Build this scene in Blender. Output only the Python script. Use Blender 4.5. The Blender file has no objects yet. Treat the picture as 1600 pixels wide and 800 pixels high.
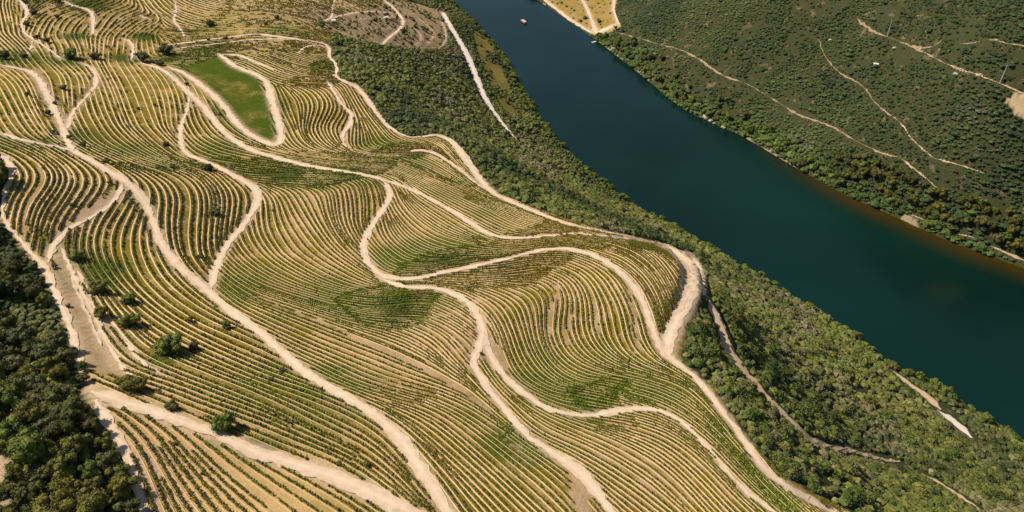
import bpy, math, random
import numpy as np
RNG = np.random.default_rng(7)
random.seed(7)
rad = math.radians
scene = bpy.context.scene

# ------------------------------------------------------------------ camera, world, sun, exposure
CAM_H, PITCH, FPX = 350.0, rad(38.0), 1155.0          # focal length in pixels of a 1600 px wide picture
cam_data = bpy.data.cameras.new("camera")
cam_data.sensor_width = 36.0
cam_data.lens = 36.0 * FPX / 1600.0
cam_data.clip_start = 1.0
cam_data.clip_end = 20000.0
cam = bpy.data.objects.new("camera", cam_data)
scene.collection.objects.link(cam)
cam.location = (0, 0, CAM_H)
cam.rotation_euler = (math.pi / 2 - PITCH, 0, 0)
scene.camera = cam

SUN_EL = rad(48.0)
SUN_AZ = rad(-72.0)                                    # measured from +Y (away from the camera) towards +X
world = bpy.data.worlds.new("World")
scene.world = world
world.use_nodes = True
wn = world.node_tree
sky = wn.nodes.new("ShaderNodeTexSky")
sky.sky_type = 'NISHITA'
sky.sun_disc = False
sky.sun_elevation = SUN_EL
sky.sun_rotation = SUN_AZ
wn.links.new(sky.outputs[0], wn.nodes["Background"].inputs[0])
wn.nodes["Background"].inputs[1].default_value = 0.075
sun_data = bpy.data.lights.new("sun", 'SUN')
sun_data.energy = 4.6
sun_data.angle = rad(0.55)
sun_data.color = (1.0, 0.93, 0.84)
sun = bpy.data.objects.new("sun", sun_data)
scene.collection.objects.link(sun)
sun.location = (-200, 100, 600)
from mathutils import Vector, Matrix, noise as mnoise
SUND = Vector((math.sin(SUN_AZ) * math.cos(SUN_EL), math.cos(SUN_AZ) * math.cos(SUN_EL), math.sin(SUN_EL)))
sun.rotation_euler = (-SUND).to_track_quat('-Z', 'Y').to_euler()
scene.view_settings.view_transform = 'Standard'
scene.view_settings.look = 'None'
scene.view_settings.exposure = 0.32
scene.view_settings.gamma = 1.0
scene.view_settings.use_curve_mapping = False

# ------------------------------------------------------------------ small helpers
def A(*p): return np.array(p, float)

def vnoise(x, y, scale, seed=0):
    """smooth value noise in 0..1, vectorised"""
    x = np.asarray(x, float) / scale + seed * 17.31
    y = np.asarray(y, float) / scale - seed * 9.77
    xi = np.floor(x).astype(np.int64); yi = np.floor(y).astype(np.int64)
    fx = x - xi; fy = y - yi
    fx = fx * fx * (3 - 2 * fx); fy = fy * fy * (3 - 2 * fy)
    def h(a, b):
        n = (a * 374761393 + b * 668265263 + seed * 974634777) & 0xFFFFFFFF
        n = ((n ^ (n >> 13)) * 1274126177) & 0xFFFFFFFF
        return ((n ^ (n >> 16)) & 0xFFFF) / 65535.0
    return (h(xi, yi) * (1 - fx) + h(xi + 1, yi) * fx) * (1 - fy) + (h(xi, yi + 1) * (1 - fx) + h(xi + 1, yi + 1) * fx) * fy

def fbm(x, y, scale, seed=0, octv=3):
    s = 0; a = 1; t = 0
    for k in range(octv):
        s = s + a * vnoise(x, y, scale / 2 ** k, seed + k); t += a; a *= 0.5
    return s / t

def in_poly(x, y, poly):
    x = np.asarray(x); y = np.asarray(y)
    inside = np.zeros(x.shape, bool)
    n = len(poly)
    for i in range(n):
        x1, y1 = poly[i]; x2, y2 = poly[(i + 1) % n]
        if y1 == y2: continue
        c = ((y1 > y) != (y2 > y)) & (x < (x2 - x1) * (y - y1) / (y2 - y1) + x1)
        inside ^= c
    return inside

def chaikin(P, n=2):
    P = np.asarray(P, float)
    for _ in range(n):
        q = [P[0]]
        a = P[:-1] * 0.75 + P[1:] * 0.25; b = P[:-1] * 0.25 + P[1:] * 0.75
        mid = np.empty((2 * len(a), P.shape[1])); mid[0::2] = a; mid[1::2] = b
        P = np.vstack([P[:1], mid[1:-1], P[-1:]])
    return P

def resample(P, step):
    P = np.asarray(P, float)
    d = np.r_[0, np.cumsum(np.linalg.norm(np.diff(P[:, :2], axis=0), axis=1))]
    n = max(2, int(round(d[-1] / step)) + 1)
    s = np.linspace(0, d[-1], n)
    return np.stack([np.interp(s, d, P[:, k]) for k in range(P.shape[1])], 1)

# rays of the photograph (1600 x 800) used to lay traced lines on the terrain
def rays(u, v):
    u = np.asarray(u, float); v = np.asarray(v, float)
    return np.stack([u - 800, FPX * math.cos(PITCH) + (400 - v) * math.sin(PITCH), -FPX * math.sin(PITCH) + (400 - v) * math.cos(PITCH)], -1) / FPX

def at_z(u, v, z):
    d = rays(u, v)
    t = (np.asarray(z, float) - CAM_H) / d[..., 2]
    return d[..., :2] * t[..., None]

def project(x, y, z):
    dz = z - CAM_H
    f = y * math.cos(PITCH) - dz * math.sin(PITCH)
    up = y * math.sin(PITCH) + dz * math.cos(PITCH)
    return 800 + FPX * x / f, 400 - FPX * up / f, FPX / f

# ------------------------------------------------------------------ what was read off the hillside: river banks
BANK_W = [(560,-90),(640,-40),(705,0),(745,37),(785,80),(812,130),(845,185),(880,232),(920,266),(950,292),(990,322),(1040,350),(1075,366),(1110,390),(1150,408),(1200,442),(1270,484),(1340,524),(1380,568),(1430,590),(1485,606),(1530,650),(1600,692),(1700,750),(1800,800)]
BANK_E = [(680,-90),(770,-40),(838,0),(880,24),(925,57),(960,84),(1010,122),(1050,160),(1100,188),(1150,206),(1200,236),(1250,266),(1300,293),(1350,319),(1400,338),(1450,362),(1500,384),(1560,404),(1600,418),(1700,455),(1850,500)]
bw = at_z(*np.array(BANK_W).T, 0.0); be = at_z(*np.array(BANK_E).T, 0.0)
bw = chaikin(bw, 2); be = chaikin(be, 2)
def extend(P, d0, d1):
    return np.vstack([P[:1] + np.array(d0), P, P[-1:] + np.array(d1)])
bw = extend(bw, (-1200, 2300), (900, -500)); be = extend(be, (-1200, 2500), (1400, -300))
RIVER = np.vstack([bw, be[::-1]])

# heights guessed for points of the photograph: u, v, z
CTRL = [(0,800,196),(100,700,186),(250,700,194),(500,780,188),(700,780,172),(900,780,152),(1100,780,132),(1280,790,112),
(150,600,192),(300,600,188),(500,600,177),(700,600,160),(850,600,146),(1000,600,127),(1130,620,112),
(50,450,186),(150,450,184),(300,450,176),(450,450,163),(600,450,150),(750,450,140),(900,450,125),(1060,440,106),
(20,300,178),(150,300,173),(300,330,163),(450,320,150),(600,320,137),(750,350,122),(900,355,106),
(20,200,172),(200,200,163),(350,200,153),(500,210,141),(650,230,125),(740,260,112),
(20,110,163),(200,100,154),(380,90,143),(520,120,128),(600,170,119),
(20,30,146),(200,40,137),(400,40,122),(520,60,108),(610,40,80),(700,25,30),(560,95,112),
(650,130,84),(750,220,58),(715,60,26),(740,110,24),(770,170,24),(800,215,24),(850,290,52),(780,120,8),(830,200,10),
(1000,345,30),(1150,460,48),(1150,520,72),(1200,620,76),(1350,720,64),(1300,560,42),(1400,620,30),(1500,665,9),(1450,625,8),(1500,790,55),(1600,760,18),(1420,790,78),
(1000,60,18),(960,15,12),(1100,60,42),(1100,130,14),(1200,150,28),(1250,80,62),(1400,40,104),(1580,20,150),(1580,150,96),(1400,200,44),(1300,240,14),(1500,280,44),(1600,340,28),(1450,330,10),(1200,10,85),(1050,5,60),
(900,5,8),(1400,120,76),(1330,150,48)]
WORLD_CTRL = [(-420,700,140),(-430,900,120),(-300,1000,90),(-440,400,150),(-440,200,170),(-300,100,175),(0,90,190),(250,90,110),(330,100,60),(450,120,0),
(540,300,20),(540,420,90),(540,600,170),(540,900,200),(350,1140,130),(150,1140,40),(540,1140,210),(-250,1140,60)]

# lines of vine rows traced from the photograph (they are contours of the hill)
ROWS = """425,292 445,300 460,330 482,360 505,390
520,305 522,340 532,365 555,390
470,300 480,315 495,345 515,375 540,400
540,290 547,320 547,350 560,375
570,282 577,300 579,320 575,345
400,275 450,272 525,272 575,275
400,253 460,262 520,270
420,282 460,281 510,282 545,284
617,300 620,320 637,340 662,362 695,380 750,390 800,395
600,340 600,360 612,380 637,397
625,295 640,325 670,350 707,370 750,378
650,308 690,330 730,355 765,376
620,250 650,265 700,285 750,305 800,322
625,265 675,287 725,312 800,350
550,257 625,255
637,240 662,237 687,247 720,272 762,300
670,215 695,220 715,247 735,275 767,302
432,130 437,150 445,175 460,198
447,202 452,215 462,228
462,135 485,150 492,170 482,197
500,150 510,162 500,180 490,200
520,140 535,160 537,175 520,195
542,135 555,160 572,185 590,205
552,225 560,190 570,210
410,90 470,115 520,120
430,84 480,100 515,106
400,107 425,122 462,130 512,130
470,205 478,222 495,232
500,200 512,222 528,232
480,240 540,246 590,255
0,112 25,130 37,160 57,195
0,140 12,160 27,190 40,205
65,100 85,120 92,150 105,185
95,100 120,120 120,150 117,170
160,102 180,140 190,170 200,195
200,105 220,135 235,175 245,197
237,105 260,130 270,165 270,195
140,150 150,180 165,205
175,62 172,92
205,66 202,90
240,67 245,87
100,60 110,75 112,92
155,47 170,22 190,15
187,52 212,32 232,27
62,50 75,25 105,15
0,57 25,80 35,95
12,15 20,47
240,5 247,15 270,30
287,15 330,30 375,25
300,35 340,45 380,35
300,50 400,45 470,50
300,80 340,76 400,72 460,75
260,92 320,92
0,232 30,242 57,267 55,287 35,310 30,350 40,365
25,230 62,247 92,272 82,297 57,320 47,350 42,370
70,232 105,255 122,277 115,300 97,325 80,350 75,377
95,237 135,260 155,280 147,300 125,325
205,297 185,325 162,355 157,375 160,397
222,322 207,350 197,380 200,397
232,340 227,370 232,397
212,267 240,282 257,310 252,340 265,380 275,397
250,272 280,290 287,317 277,350 277,390
300,275 325,295 327,325 325,350 322,395
337,275 360,300 360,330 350,370
362,280 387,300 385,325 377,347
130,200 140,220 175,237 225,257 275,270
187,200 212,225 250,247 300,262
225,200 250,225 275,242
290,225 297,240 325,250 375,257 400,260
300,200 312,220 350,237 400,247
140,400 162,432 190,455 215,478 250,505 300,530 350,555 400,580
175,400 185,425 225,470 275,507 325,540 400,570
207,400 215,432 250,470 300,505 400,545
237,400 250,432 287,467 350,500 390,515
262,395 285,430 330,470 380,505
345,450 362,470 400,492
345,415 362,432 400,457
355,400 370,415 400,437
372,370 385,395 410,415
395,340 400,370 420,395
425,320 425,355 445,390
275,545 325,565 400,595
165,500 180,525 205,560 250,580 300,597
120,400 130,430 150,465 165,500
400,415 437,437 487,457 550,472 600,475 637,465 675,462 712,477 745,500
400,445 462,462 537,487 600,500 662,492 700,510 732,530
400,467 500,500 575,530 650,560 725,597
400,482 475,517 575,555 675,595
437,540 500,570 550,597
450,400 500,432 550,450 585,455
500,400 537,422 575,442
530,395 555,412 580,430
637,520 675,540 700,570 725,590
700,525 722,560
585,400 600,420 625,430 675,425 725,412 800,402
675,435 725,437 800,442
717,447 762,452 800,472
725,455 762,482 782,512 790,550 800,580
800,415 850,405 900,407 925,420 950,450 970,487 972,525 980,550 1005,570 1050,585
800,427 837,415 882,420 912,445 920,475 917,512 930,545 962,567 1025,585 1062,595
800,437 850,432 872,450 875,475 860,505 862,537 882,567 925,585 1000,595
800,452 830,465 837,495 837,525 850,560 882,595
800,482 815,520 825,555 850,585
975,440 1000,495 1007,535 1025,560
925,400 975,420 1005,450 1025,495 1032,532
987,400 1020,425 1040,457 1050,500
1025,400 1050,430 1060,462
800,325 837,340 900,355 937,365
800,385 875,375 950,390
950,372 1012,390
400,610 450,637 500,670 575,702 625,742 675,797
425,600 500,622 585,660 615,690 637,725
400,662 500,700 575,742 612,775 640,797
400,687 450,705 525,725 600,770
400,730 475,775 512,797
430,722 500,760 550,790
525,600 600,625 675,642 725,682 800,750
555,617 625,660 675,705 737,755 775,797
625,600 700,615 757,645 800,670
655,700 675,737 707,797
740,575 760,610 790,645 820,680
815,617 862,647 925,670 1000,705 1050,740 1100,797
925,655 987,660 1050,677 1100,715 1150,770
837,680 900,705 975,750 1037,797
800,637 825,670
800,692 862,735 900,770 917,797
800,740 862,795
825,605 875,627 937,640
862,600 950,615 1012,630 1062,652 1112,692 1150,737 1195,775
975,600 1037,615 1100,657 1150,700 1200,755
1075,590 1110,625 1150,680 1180,730
167,645 212,687 232,725 245,795
177,631 237,667 295,730 350,797
230,680 250,725 295,795
275,667 350,740 400,775
350,700 420,755 460,795
300,640 370,665 430,690
220,610 300,640 340,655
200,585 260,600 330,630 400,650
250,565 330,600 400,628"""
ROWS = [np.array([[float(c) for c in p.split(',')] for p in l.split()]) for l in ROWS.split('\n')]
samp_p = []; samp_q = []
for l in ROWS:
    r = resample(chaikin(l, 1), 9.0)
    samp_p.append(r[:-1]); samp_q.append(r[1:])
samp_p = np.vstack(samp_p); samp_q = np.vstack(samp_q)

# ------------------------------------------------------------------ terrain: a smooth surface whose contours follow the vine rows
CS = 24.0; GX0, GX1, GY0, GY1 = -470.0, 560.0, 60.0, 1170.0
NX = int((GX1 - GX0) / CS) + 4; NY = int((GY1 - GY0) / CS) + 4
def bs(t):
    return np.stack([(1 - t) ** 3, 3 * t ** 3 - 6 * t ** 2 + 4, -3 * t ** 3 + 3 * t ** 2 + 3 * t + 1, t ** 3], -1) / 6
def dbs(t):
    return np.stack([-3 * (1 - t) ** 2, 9 * t ** 2 - 12 * t, -9 * t ** 2 + 6 * t + 3, 3 * t ** 2], -1) / 6
def spl(x, y):
    fx = np.clip((x - GX0) / CS, 0, NX - 3.001); fy = np.clip((y - GY0) / CS, 0, NY - 3.001)
    ix = fx.astype(int); iy = fy.astype(int)
    tx = fx - ix; ty = fy - iy
    k = np.arange(4)
    idx = ((iy[..., None, None] + k[:, None]) * NX + (ix[..., None, None] + k[None, :]))
    return idx, tx, ty
def heval(c, x, y):
    x = np.clip(x, GX0, GX1); y = np.clip(y, GY0, GY1)
    idx, tx, ty = spl(x, y)
    w = bs(ty)[..., :, None] * bs(tx)[..., None, :]
    return (c[idx] * w).sum((-1, -2))
def march(c_eval, u, v, tmin=120., tmax=1500., n=320):
    d = rays(u, v); N = d.shape[0]
    ts = np.linspace(tmin, tmax, n)
    lo = np.full(N, tmin); hi = np.full(N, tmax); done = np.zeros(N, bool)
    prev = tmin
    for t in ts[1:]:
        act = ~done
        if not act.any(): break
        dd = d[act]
        below = CAM_H + dd[:, 2] * t < c_eval(dd[:, 0] * t, dd[:, 1] * t)
        ia = np.where(act)[0][below]
        lo[ia] = prev; hi[ia] = t; done[ia] = True
        prev = t
    for _ in range(14):
        m = 0.5 * (lo + hi)
        b = CAM_H + d[:, 2] * m < c_eval(d[:, 0] * m, d[:, 1] * m)
        hi = np.where(b, m, hi); lo = np.where(b, lo, m)
    m = 0.5 * (lo + hi)
    return d[:, :2] * m[:, None]

def solve():
    n = NX * NY
    M0 = np.zeros((n, n)); r0 = np.zeros(n)
    def add(idx, w, rhs, wt, M, r):
        idx = idx.reshape(len(idx), -1); w = w.reshape(len(w), -1) * wt
        for k in range(idx.shape[1]):
            np.add.at(r, idx[:, k], w[:, k] * rhs * wt)
        for s in range(0, len(idx), 400):
            I = idx[s:s + 400]; W = w[s:s + 400]
            np.add.at(M, (I[:, :, None], I[:, None, :]), W[:, :, None] * W[:, None, :])
    g = np.arange(n).reshape(NY, NX)
    lam = 0.32
    def reg(ids, co):
        ids = np.stack(ids, -1).reshape(-1, len(co)); co = np.tile(np.array(co, float), (len(ids), 1))
        add(ids, co, np.zeros(len(ids)), lam, M0, r0)
    reg([g[:, :-2], g[:, 1:-1], g[:, 2:]], [1, -2, 1])
    reg([g[:-2], g[1:-1], g[2:]], [1, -2, 1])
    reg([g[:-1, :-1], g[1:, :-1], g[:-1, 1:], g[1:, 1:]], [1.4, -1.4, -1.4, 1.4])
    cp = np.array(CTRL, float); P = at_z(cp[:, 0], cp[:, 1], cp[:, 2]); Z = cp[:, 2]
    wc = np.array(WORLD_CTRL, float)
    P = np.vstack([P, wc[:, :2]]); Z = np.r_[Z, wc[:, 2]]
    def addpts(P, Z, wt):
        ok = (P[:, 0] > GX0) & (P[:, 0] < GX1) & (P[:, 1] > GY0) & (P[:, 1] < GY1)
        P = P[ok]; Z = Z[ok]
        idx, tx, ty = spl(P[:, 0], P[:, 1])
        add(idx, bs(ty)[:, :, None] * bs(tx)[:, None, :], Z, wt, M0, r0)
    addpts(P, Z, 0.55)
    for B in (bw, be):
        b = resample(B, 15.0); addpts(b, np.full(len(b), 2.0), 1.2)
    c = np.linalg.solve(M0, r0)
    for it in range(4):
        ev = lambda x, y: heval(c, x, y)
        a = march(ev, samp_p[:, 0], samp_p[:, 1]); b = march(ev, samp_q[:, 0], samp_q[:, 1])
        t = b - a; L = np.linalg.norm(t, axis=1); ok = (L > 0.3) & (L < 30)
        a = a[ok]; b = b[ok]; t = t[ok] / L[ok][:, None]
        m = 0.5 * (a + b)
        idx, tx, ty = spl(m[:, 0], m[:, 1])
        gx = bs(ty)[:, :, None] * dbs(tx)[:, None, :] / CS; gy = dbs(ty)[:, :, None] * bs(tx)[:, None, :] / CS
        M = M0.copy(); r = r0.copy()
        add(idx, gx * t[:, 0, None, None] + gy * t[:, 1, None, None], np.zeros(len(t)), 24.0, M, r)
        c = np.linalg.solve(M, r)
    return c
COEF = solve()

# ------------------------------------------------------------------ terrain grid (one sheet, fine in the middle, coarse to the horizon)
def axis(lo, hi, step, far):
    core = np.arange(lo, hi + 1e-6, step)
    g = [step]
    while sum(g) < far: g.append(g[-1] * 1.22)
    g = np.cumsum(g)
    return np.r_[(lo - g)[::-1], core, hi + g]
STEP = 2.2
XS = axis(-460, 560, STEP, 6500); YS = axis(60, 1170, STEP, 7000)
XX, YY = np.meshgrid(XS, YS)
ZZ = heval(COEF, XX, YY)
out = np.maximum(np.maximum(GX0 - XX, XX - GX1), np.maximum(GY0 - YY, YY - GY1)); out = np.clip(out, 0, None)
ZZ = ZZ + np.minimum(out / 900.0, 1) * (fbm(XX, YY, 1500, 5) * 260 - 60)
ZZ += (fbm(XX, YY, 38, 11, 3) - 0.5) * 2.2

def seg_dist(x, y, P, maxd=1e9):
    """distance of points to a polyline"""
    best = np.full(np.shape(x), 1e18)
    for i in range(len(P) - 1):
        ax, ay = P[i]; bx, by = P[i + 1]
        dx, dy = bx - ax, by - ay
        L2 = dx * dx + dy * dy + 1e-12
        t = np.clip(((x - ax) * dx + (y - ay) * dy) / L2, 0, 1)
        d2 = (x - ax - t * dx) ** 2 + (y - ay - t * dy) ** 2
        best = np.minimum(best, d2)
    return np.sqrt(best)
INR = in_poly(XX, YY, RIVER)
DB = np.minimum(seg_dist(XX, YY, resample(bw, 25.0)), seg_dist(XX, YY, resample(be, 25.0)))
ZZ = np.where(INR, -np.minimum(0.35 * DB, 9.0), np.maximum(ZZ, 0.15 + np.minimum(DB, 60) * 0.10) )
ZZ = np.where(~INR, 0.12 + (ZZ - 0.12) * np.clip(DB / 12.0, 0.0, 1) ** 0.6, ZZ)

def H(x, y):
    x = np.asarray(x, float); y = np.asarray(y, float)
    i = np.clip(np.searchsorted(XS, x) - 1, 0, len(XS) - 2); j = np.clip(np.searchsorted(YS, y) - 1, 0, len(YS) - 2)
    fx = (x - XS[i]) / (XS[i + 1] - XS[i]); fy = (y - YS[j]) / (YS[j + 1] - YS[j])
    return (ZZ[j, i] * (1 - fx) + ZZ[j, i + 1] * fx) * (1 - fy) + (ZZ[j + 1, i] * (1 - fx) + ZZ[j + 1, i + 1] * fx) * fy
def ground(P):
    P = np.asarray(P, float).reshape(-1, 2)
    return march(H, P[:, 0], P[:, 1])
def gpoly(P, step=12.0):
    P = np.asarray(P, float); P = np.vstack([P, P[:1]])
    return ground(resample(P, step)[:-1])

# ------------------------------------------------------------------ object helpers
def link(o, parent=None):
    scene.collection.objects.link(o)
    if parent is not None: o.parent = parent
    return o
def mesh_np(name, V, F, mat, parent=None, color=None, smooth=False, fattr=None):
    """V (n,3), F (m,3 or 4)"""
    V = np.ascontiguousarray(V, np.float32); F = np.ascontiguousarray(F, np.int32)
    me = bpy.data.meshes.new(name)
    k = F.shape[1]
    me.vertices.add(len(V)); me.vertices.foreach_set("co", V.ravel())
    me.loops.add(F.size); me.loops.foreach_set("vertex_index", F.ravel())
    me.polygons.add(len(F))
    me.polygons.foreach_set("loop_start", np.arange(0, F.size, k, dtype=np.int32))
    me.polygons.foreach_set("loop_total", np.full(len(F), k, np.int32))
    me.polygons.foreach_set("use_smooth", np.full(len(F), smooth, bool))
    me.update(calc_edges=True)
    if color is not None:
        a = me.color_attributes.new("tint", 'FLOAT_COLOR', 'POINT')
        c = np.ones((len(V), 4), np.float32); c[:, :3] = color
        a.data.foreach_set("color", c.ravel())
    if fattr:
        for kx, arr in fattr.items():
            a = me.attributes.new(kx, 'FLOAT', 'POINT'); a.data.foreach_set("value", np.ascontiguousarray(arr, np.float32).ravel())
    if mat is not None: me.materials.append(mat)
    return link(bpy.data.objects.new(name, me), parent)
def tag(o, label=None, cat=None, group=None, kind=None):
    for k, v in (("label", label), ("category", cat), ("group", group), ("kind", kind)):
        if v: o[k] = v
    return o
def empty(name, loc, rz=0.0):
    o = bpy.data.objects.new(name, None); o.location = loc; o.rotation_euler = (0, 0, rz)
    o.empty_display_size = 0.5
    return link(o)

# ------------------------------------------------------------------ materials
def new_mat(name, rough=0.95, spec=0.15):
    m = bpy.data.materials.new(name); m.use_nodes = True
    b = m.node_tree.nodes["Principled BSDF"]
    b.inputs["Roughness"].default_value = rough
    b.inputs["Specular IOR Level"].default_value = spec
    return m, m.node_tree, b
def nd(nt, t, **kw):
    n = nt.nodes.new(t)
    for k, v in kw.items(): setattr(n, k, v)
    return n
def mixc(nt, fac, a, b, mode='MIX'):
    n = nt.nodes.new("ShaderNodeMix"); n.data_type = 'RGBA'; n.blend_type = mode
    for s, v in ((n.inputs[0], fac), (n.inputs[6], a), (n.inputs[7], b)):
        if isinstance(v, (int, float)): s.default_value = v
        elif isinstance(v, tuple): s.default_value = (*v, 1)
        else: nt.links.new(v, s)
    return n.outputs[2]
def noise_n(nt, scale, detail=4, rough=0.6, vec=None):
    n = nt.nodes.new("ShaderNodeTexNoise"); n.inputs["Scale"].default_value = scale
    n.inputs["Detail"].default_value = detail; n.inputs["Roughness"].default_value = rough
    if vec is not None: nt.links.new(vec, n.inputs["Vector"])
    return n.outputs["Fac"]
def mapr(nt, v, a, b, c=0.0, d=1.0):
    n = nt.nodes.new("ShaderNodeMapRange"); nt.links.new(v, n.inputs[0])
    for i, x in enumerate((a, b, c, d)): n.inputs[i + 1].default_value = x
    return n.outputs[0]
def mth(nt, op, a, b=0.0, c=None):
    n = nt.nodes.new("ShaderNodeMath"); n.operation = op
    for i, v in enumerate((a, b, c)):
        if v is None: continue
        if isinstance(v, (int, float)): n.inputs[i].default_value = v
        else: nt.links.new(v, n.inputs[i])
    return n.outputs[0]
def attr(nt, name, out="Fac"):
    n = nt.nodes.new("ShaderNodeAttribute"); n.attribute_name = name
    return n.outputs[out]

def ground_material():
    m, nt, b = new_mat("hillside_soil", 1.0, 0.05)
    geo = nt.nodes.new("ShaderNodeNewGeometry").outputs["Position"]
    big = noise_n(nt, 0.02, 3, 0.6, geo); mid = noise_n(nt, 0.12, 4, 0.6, geo)
    fine = noise_n(nt, 0.9, 5, 0.7, geo); vf = noise_n(nt, 3.0, 4, 0.7, geo)
    soil = mixc(nt, mapr(nt, fine, 0.3, 0.7), (0.43, 0.272, 0.105), (0.62, 0.425, 0.195))
    soil = mixc(nt, mapr(nt, big, 0.4, 0.65), soil, mixc(nt, mapr(nt, vf, .3, .7), (0.41, 0.245, 0.11), (0.56, 0.37, 0.18)))
    red = mixc(nt, mapr(nt, fine, 0.3, 0.7), (0.39, 0.25, 0.16), (0.54, 0.375, 0.25))
    c = mixc(nt, attr(nt, "red"), soil, red)
    # dry grass and weeds between the rows
    weed = mixc(nt, mapr(nt, vf, 0.3, 0.7), (0.125, 0.100, 0.007), (0.28, 0.195, 0.028))
    wf = mth(nt, 'MULTIPLY', mapr(nt, mth(nt, 'ADD', mid, mth(nt, 'MULTIPLY', fine, 0.8)), 0.66, 1.04), attr(nt, "weed"))
    c = mixc(nt, mth(nt, 'MINIMUM', mth(nt, 'MULTIPLY', wf, 1.35), 1.0), c, weed)
    green = mixc(nt, mapr(nt, vf, 0.35, 0.65), (0.028, 0.054, 0.003), (0.080, 0.104, 0.008))
    green = mixc(nt, mapr(nt, fine, 0.56, 0.66), green, (0.17, 0.145, 0.02))
    gf = mapr(nt, mth(nt, 'ADD', attr(nt, "green"), mth(nt, 'MULTIPLY', mth(nt, 'SUBTRACT', fine, 0.5), 0.9)), 0.25, 0.75)
    c = mixc(nt, gf, c, green)
    yel = mixc(nt, mapr(nt, mid, 0.35, 0.6), mixc(nt, mapr(nt, fine, 0.3, 0.7), (0.15, 0.135, 0.012), (0.28, 0.20, 0.04)), mixc(nt, mapr(nt, vf, 0.3, 0.7), (0.22, 0.13, 0.04), (0.42, 0.27, 0.10)))
    c = mixc(nt, mth(nt, 'MULTIPLY', attr(nt, "yellow"), mth(nt, 'SUBTRACT', 1.0, mth(nt, 'MULTIPLY', attr(nt, "green"), 0.8))), c, yel)
    # scrub floor
    wild = mixc(nt, mapr(nt, fine, 0.35, 0.65), (0.030, 0.040, 0.014), (0.072, 0.068, 0.030))
    wild = mixc(nt, mapr(nt, mid, 0.58, 0.74), wild, (0.21, 0.145, 0.075))
    c = mixc(nt, attr(nt, "wild"), c, wild)
    dry = mixc(nt, mapr(nt, vf, 0.3, 0.7), (0.47, 0.33, 0.19), (0.60, 0.44, 0.29))
    c = mixc(nt, attr(nt, "bare"), c, dry)
    c = mixc(nt, 1.0, c, mixc(nt, mapr(nt, vf, 0.25, 0.75), (0.78, 0.78, 0.78), (1.15, 1.15, 1.15)), 'MULTIPLY')
    nt.links.new(c, b.inputs["Base Color"])
    bp = nt.nodes.new("ShaderNodeBump"); bp.inputs["Strength"].default_value = 0.6; bp.inputs["Distance"].default_value = 0.6
    nt.links.new(fine, bp.inputs["Height"]); nt.links.new(bp.outputs[0], b.inputs["Normal"])
    return m

def road_material(name, c1, c2, c3):
    m, nt, b = new_mat(name, 1.0, 0.05)
    geo = nt.nodes.new("ShaderNodeNewGeometry").outputs["Position"]
    c = mixc(nt, mapr(nt, noise_n(nt, 0.35, 5, 0.65, geo), 0.35, 0.65), c1, c2)
    c = mixc(nt, mapr(nt, noise_n(nt, 2.2, 4, 0.7, geo), 0.3, 0.7), c, c3, 'MIX')
    w = mth(nt, 'MULTIPLY', attr(nt, "rim"), mapr(nt, noise_n(nt, 0.6, 4, 0.7, geo), 0.3, 0.7))
    c = mixc(nt, mth(nt, 'MULTIPLY', w, 0.9), c, (0.38, 0.26, 0.13))
    c = mixc(nt, mth(nt, 'MULTIPLY', attr(nt, "rut"), mapr(nt, noise_n(nt, 0.25, 3, 0.6, geo), 0.35, 0.65, 0.05, 0.5)), c, (0.42, 0.30, 0.19))
    nt.links.new(c, b.inputs["Base Color"])
    bp = nt.nodes.new("ShaderNodeBump"); bp.inputs["Strength"].default_value = 0.4; bp.inputs["Distance"].default_value = 0.3
    nt.links.new(noise_n(nt, 1.5, 5, 0.7, geo), bp.inputs["Height"]); nt.links.new(bp.outputs[0], b.inputs["Normal"])
    return m

def leaf_material(name, base=None, spread=0.25, scale=1.2):
    """foliage: 'tint' attribute or a base colour, with patchy variation"""
    m, nt, b = new_mat(name, 0.75, 0.2)
    geo = nt.nodes.new("ShaderNodeNewGeometry").outputs["Position"]
    col = attr(nt, "tint", "Color")
    if base is not None: col = mixc(nt, 1.0, col, base, 'MULTIPLY')
    n = mapr(nt, noise_n(nt, scale, 4, 0.7, geo), 0.3, 0.7)
    c = mixc(nt, n, mixc(nt, 1.0, col, (1 - spread,) * 3, 'MULTIPLY'), mixc(nt, 1.0, col, (1 + spread * 1.3, 1 + spread, 1 + spread * 0.5), 'MULTIPLY'))
    oi = nt.nodes.new("ShaderNodeObjectInfo").outputs["Random"]
    c = mixc(nt, oi, mixc(nt, 1.0, c, (0.82, 0.88, 0.85), 'MULTIPLY'), mixc(nt, 1.0, c, (1.22, 1.1, 1.0), 'MULTIPLY'))
    nt.links.new(c, b.inputs["Base Color"])
    return m

def plain(name, col, rough=0.8, spec=0.3, metal=0.0, nscale=3.0, amt=0.12):
    m, nt, b = new_mat(name, rough, spec)
    geo = nt.nodes.new("ShaderNodeTexCoord").outputs["Object"]
    n = mapr(nt, noise_n(nt, nscale, 4, 0.6, geo), 0.3, 0.7)
    c = mixc(nt, n, tuple(x * (1 - amt) for x in col), tuple(min(1, x * (1 + amt)) for x in col))
    nt.links.new(c, b.inputs["Base Color"]); b.inputs["Metallic"].default_value = metal
    return m

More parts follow.
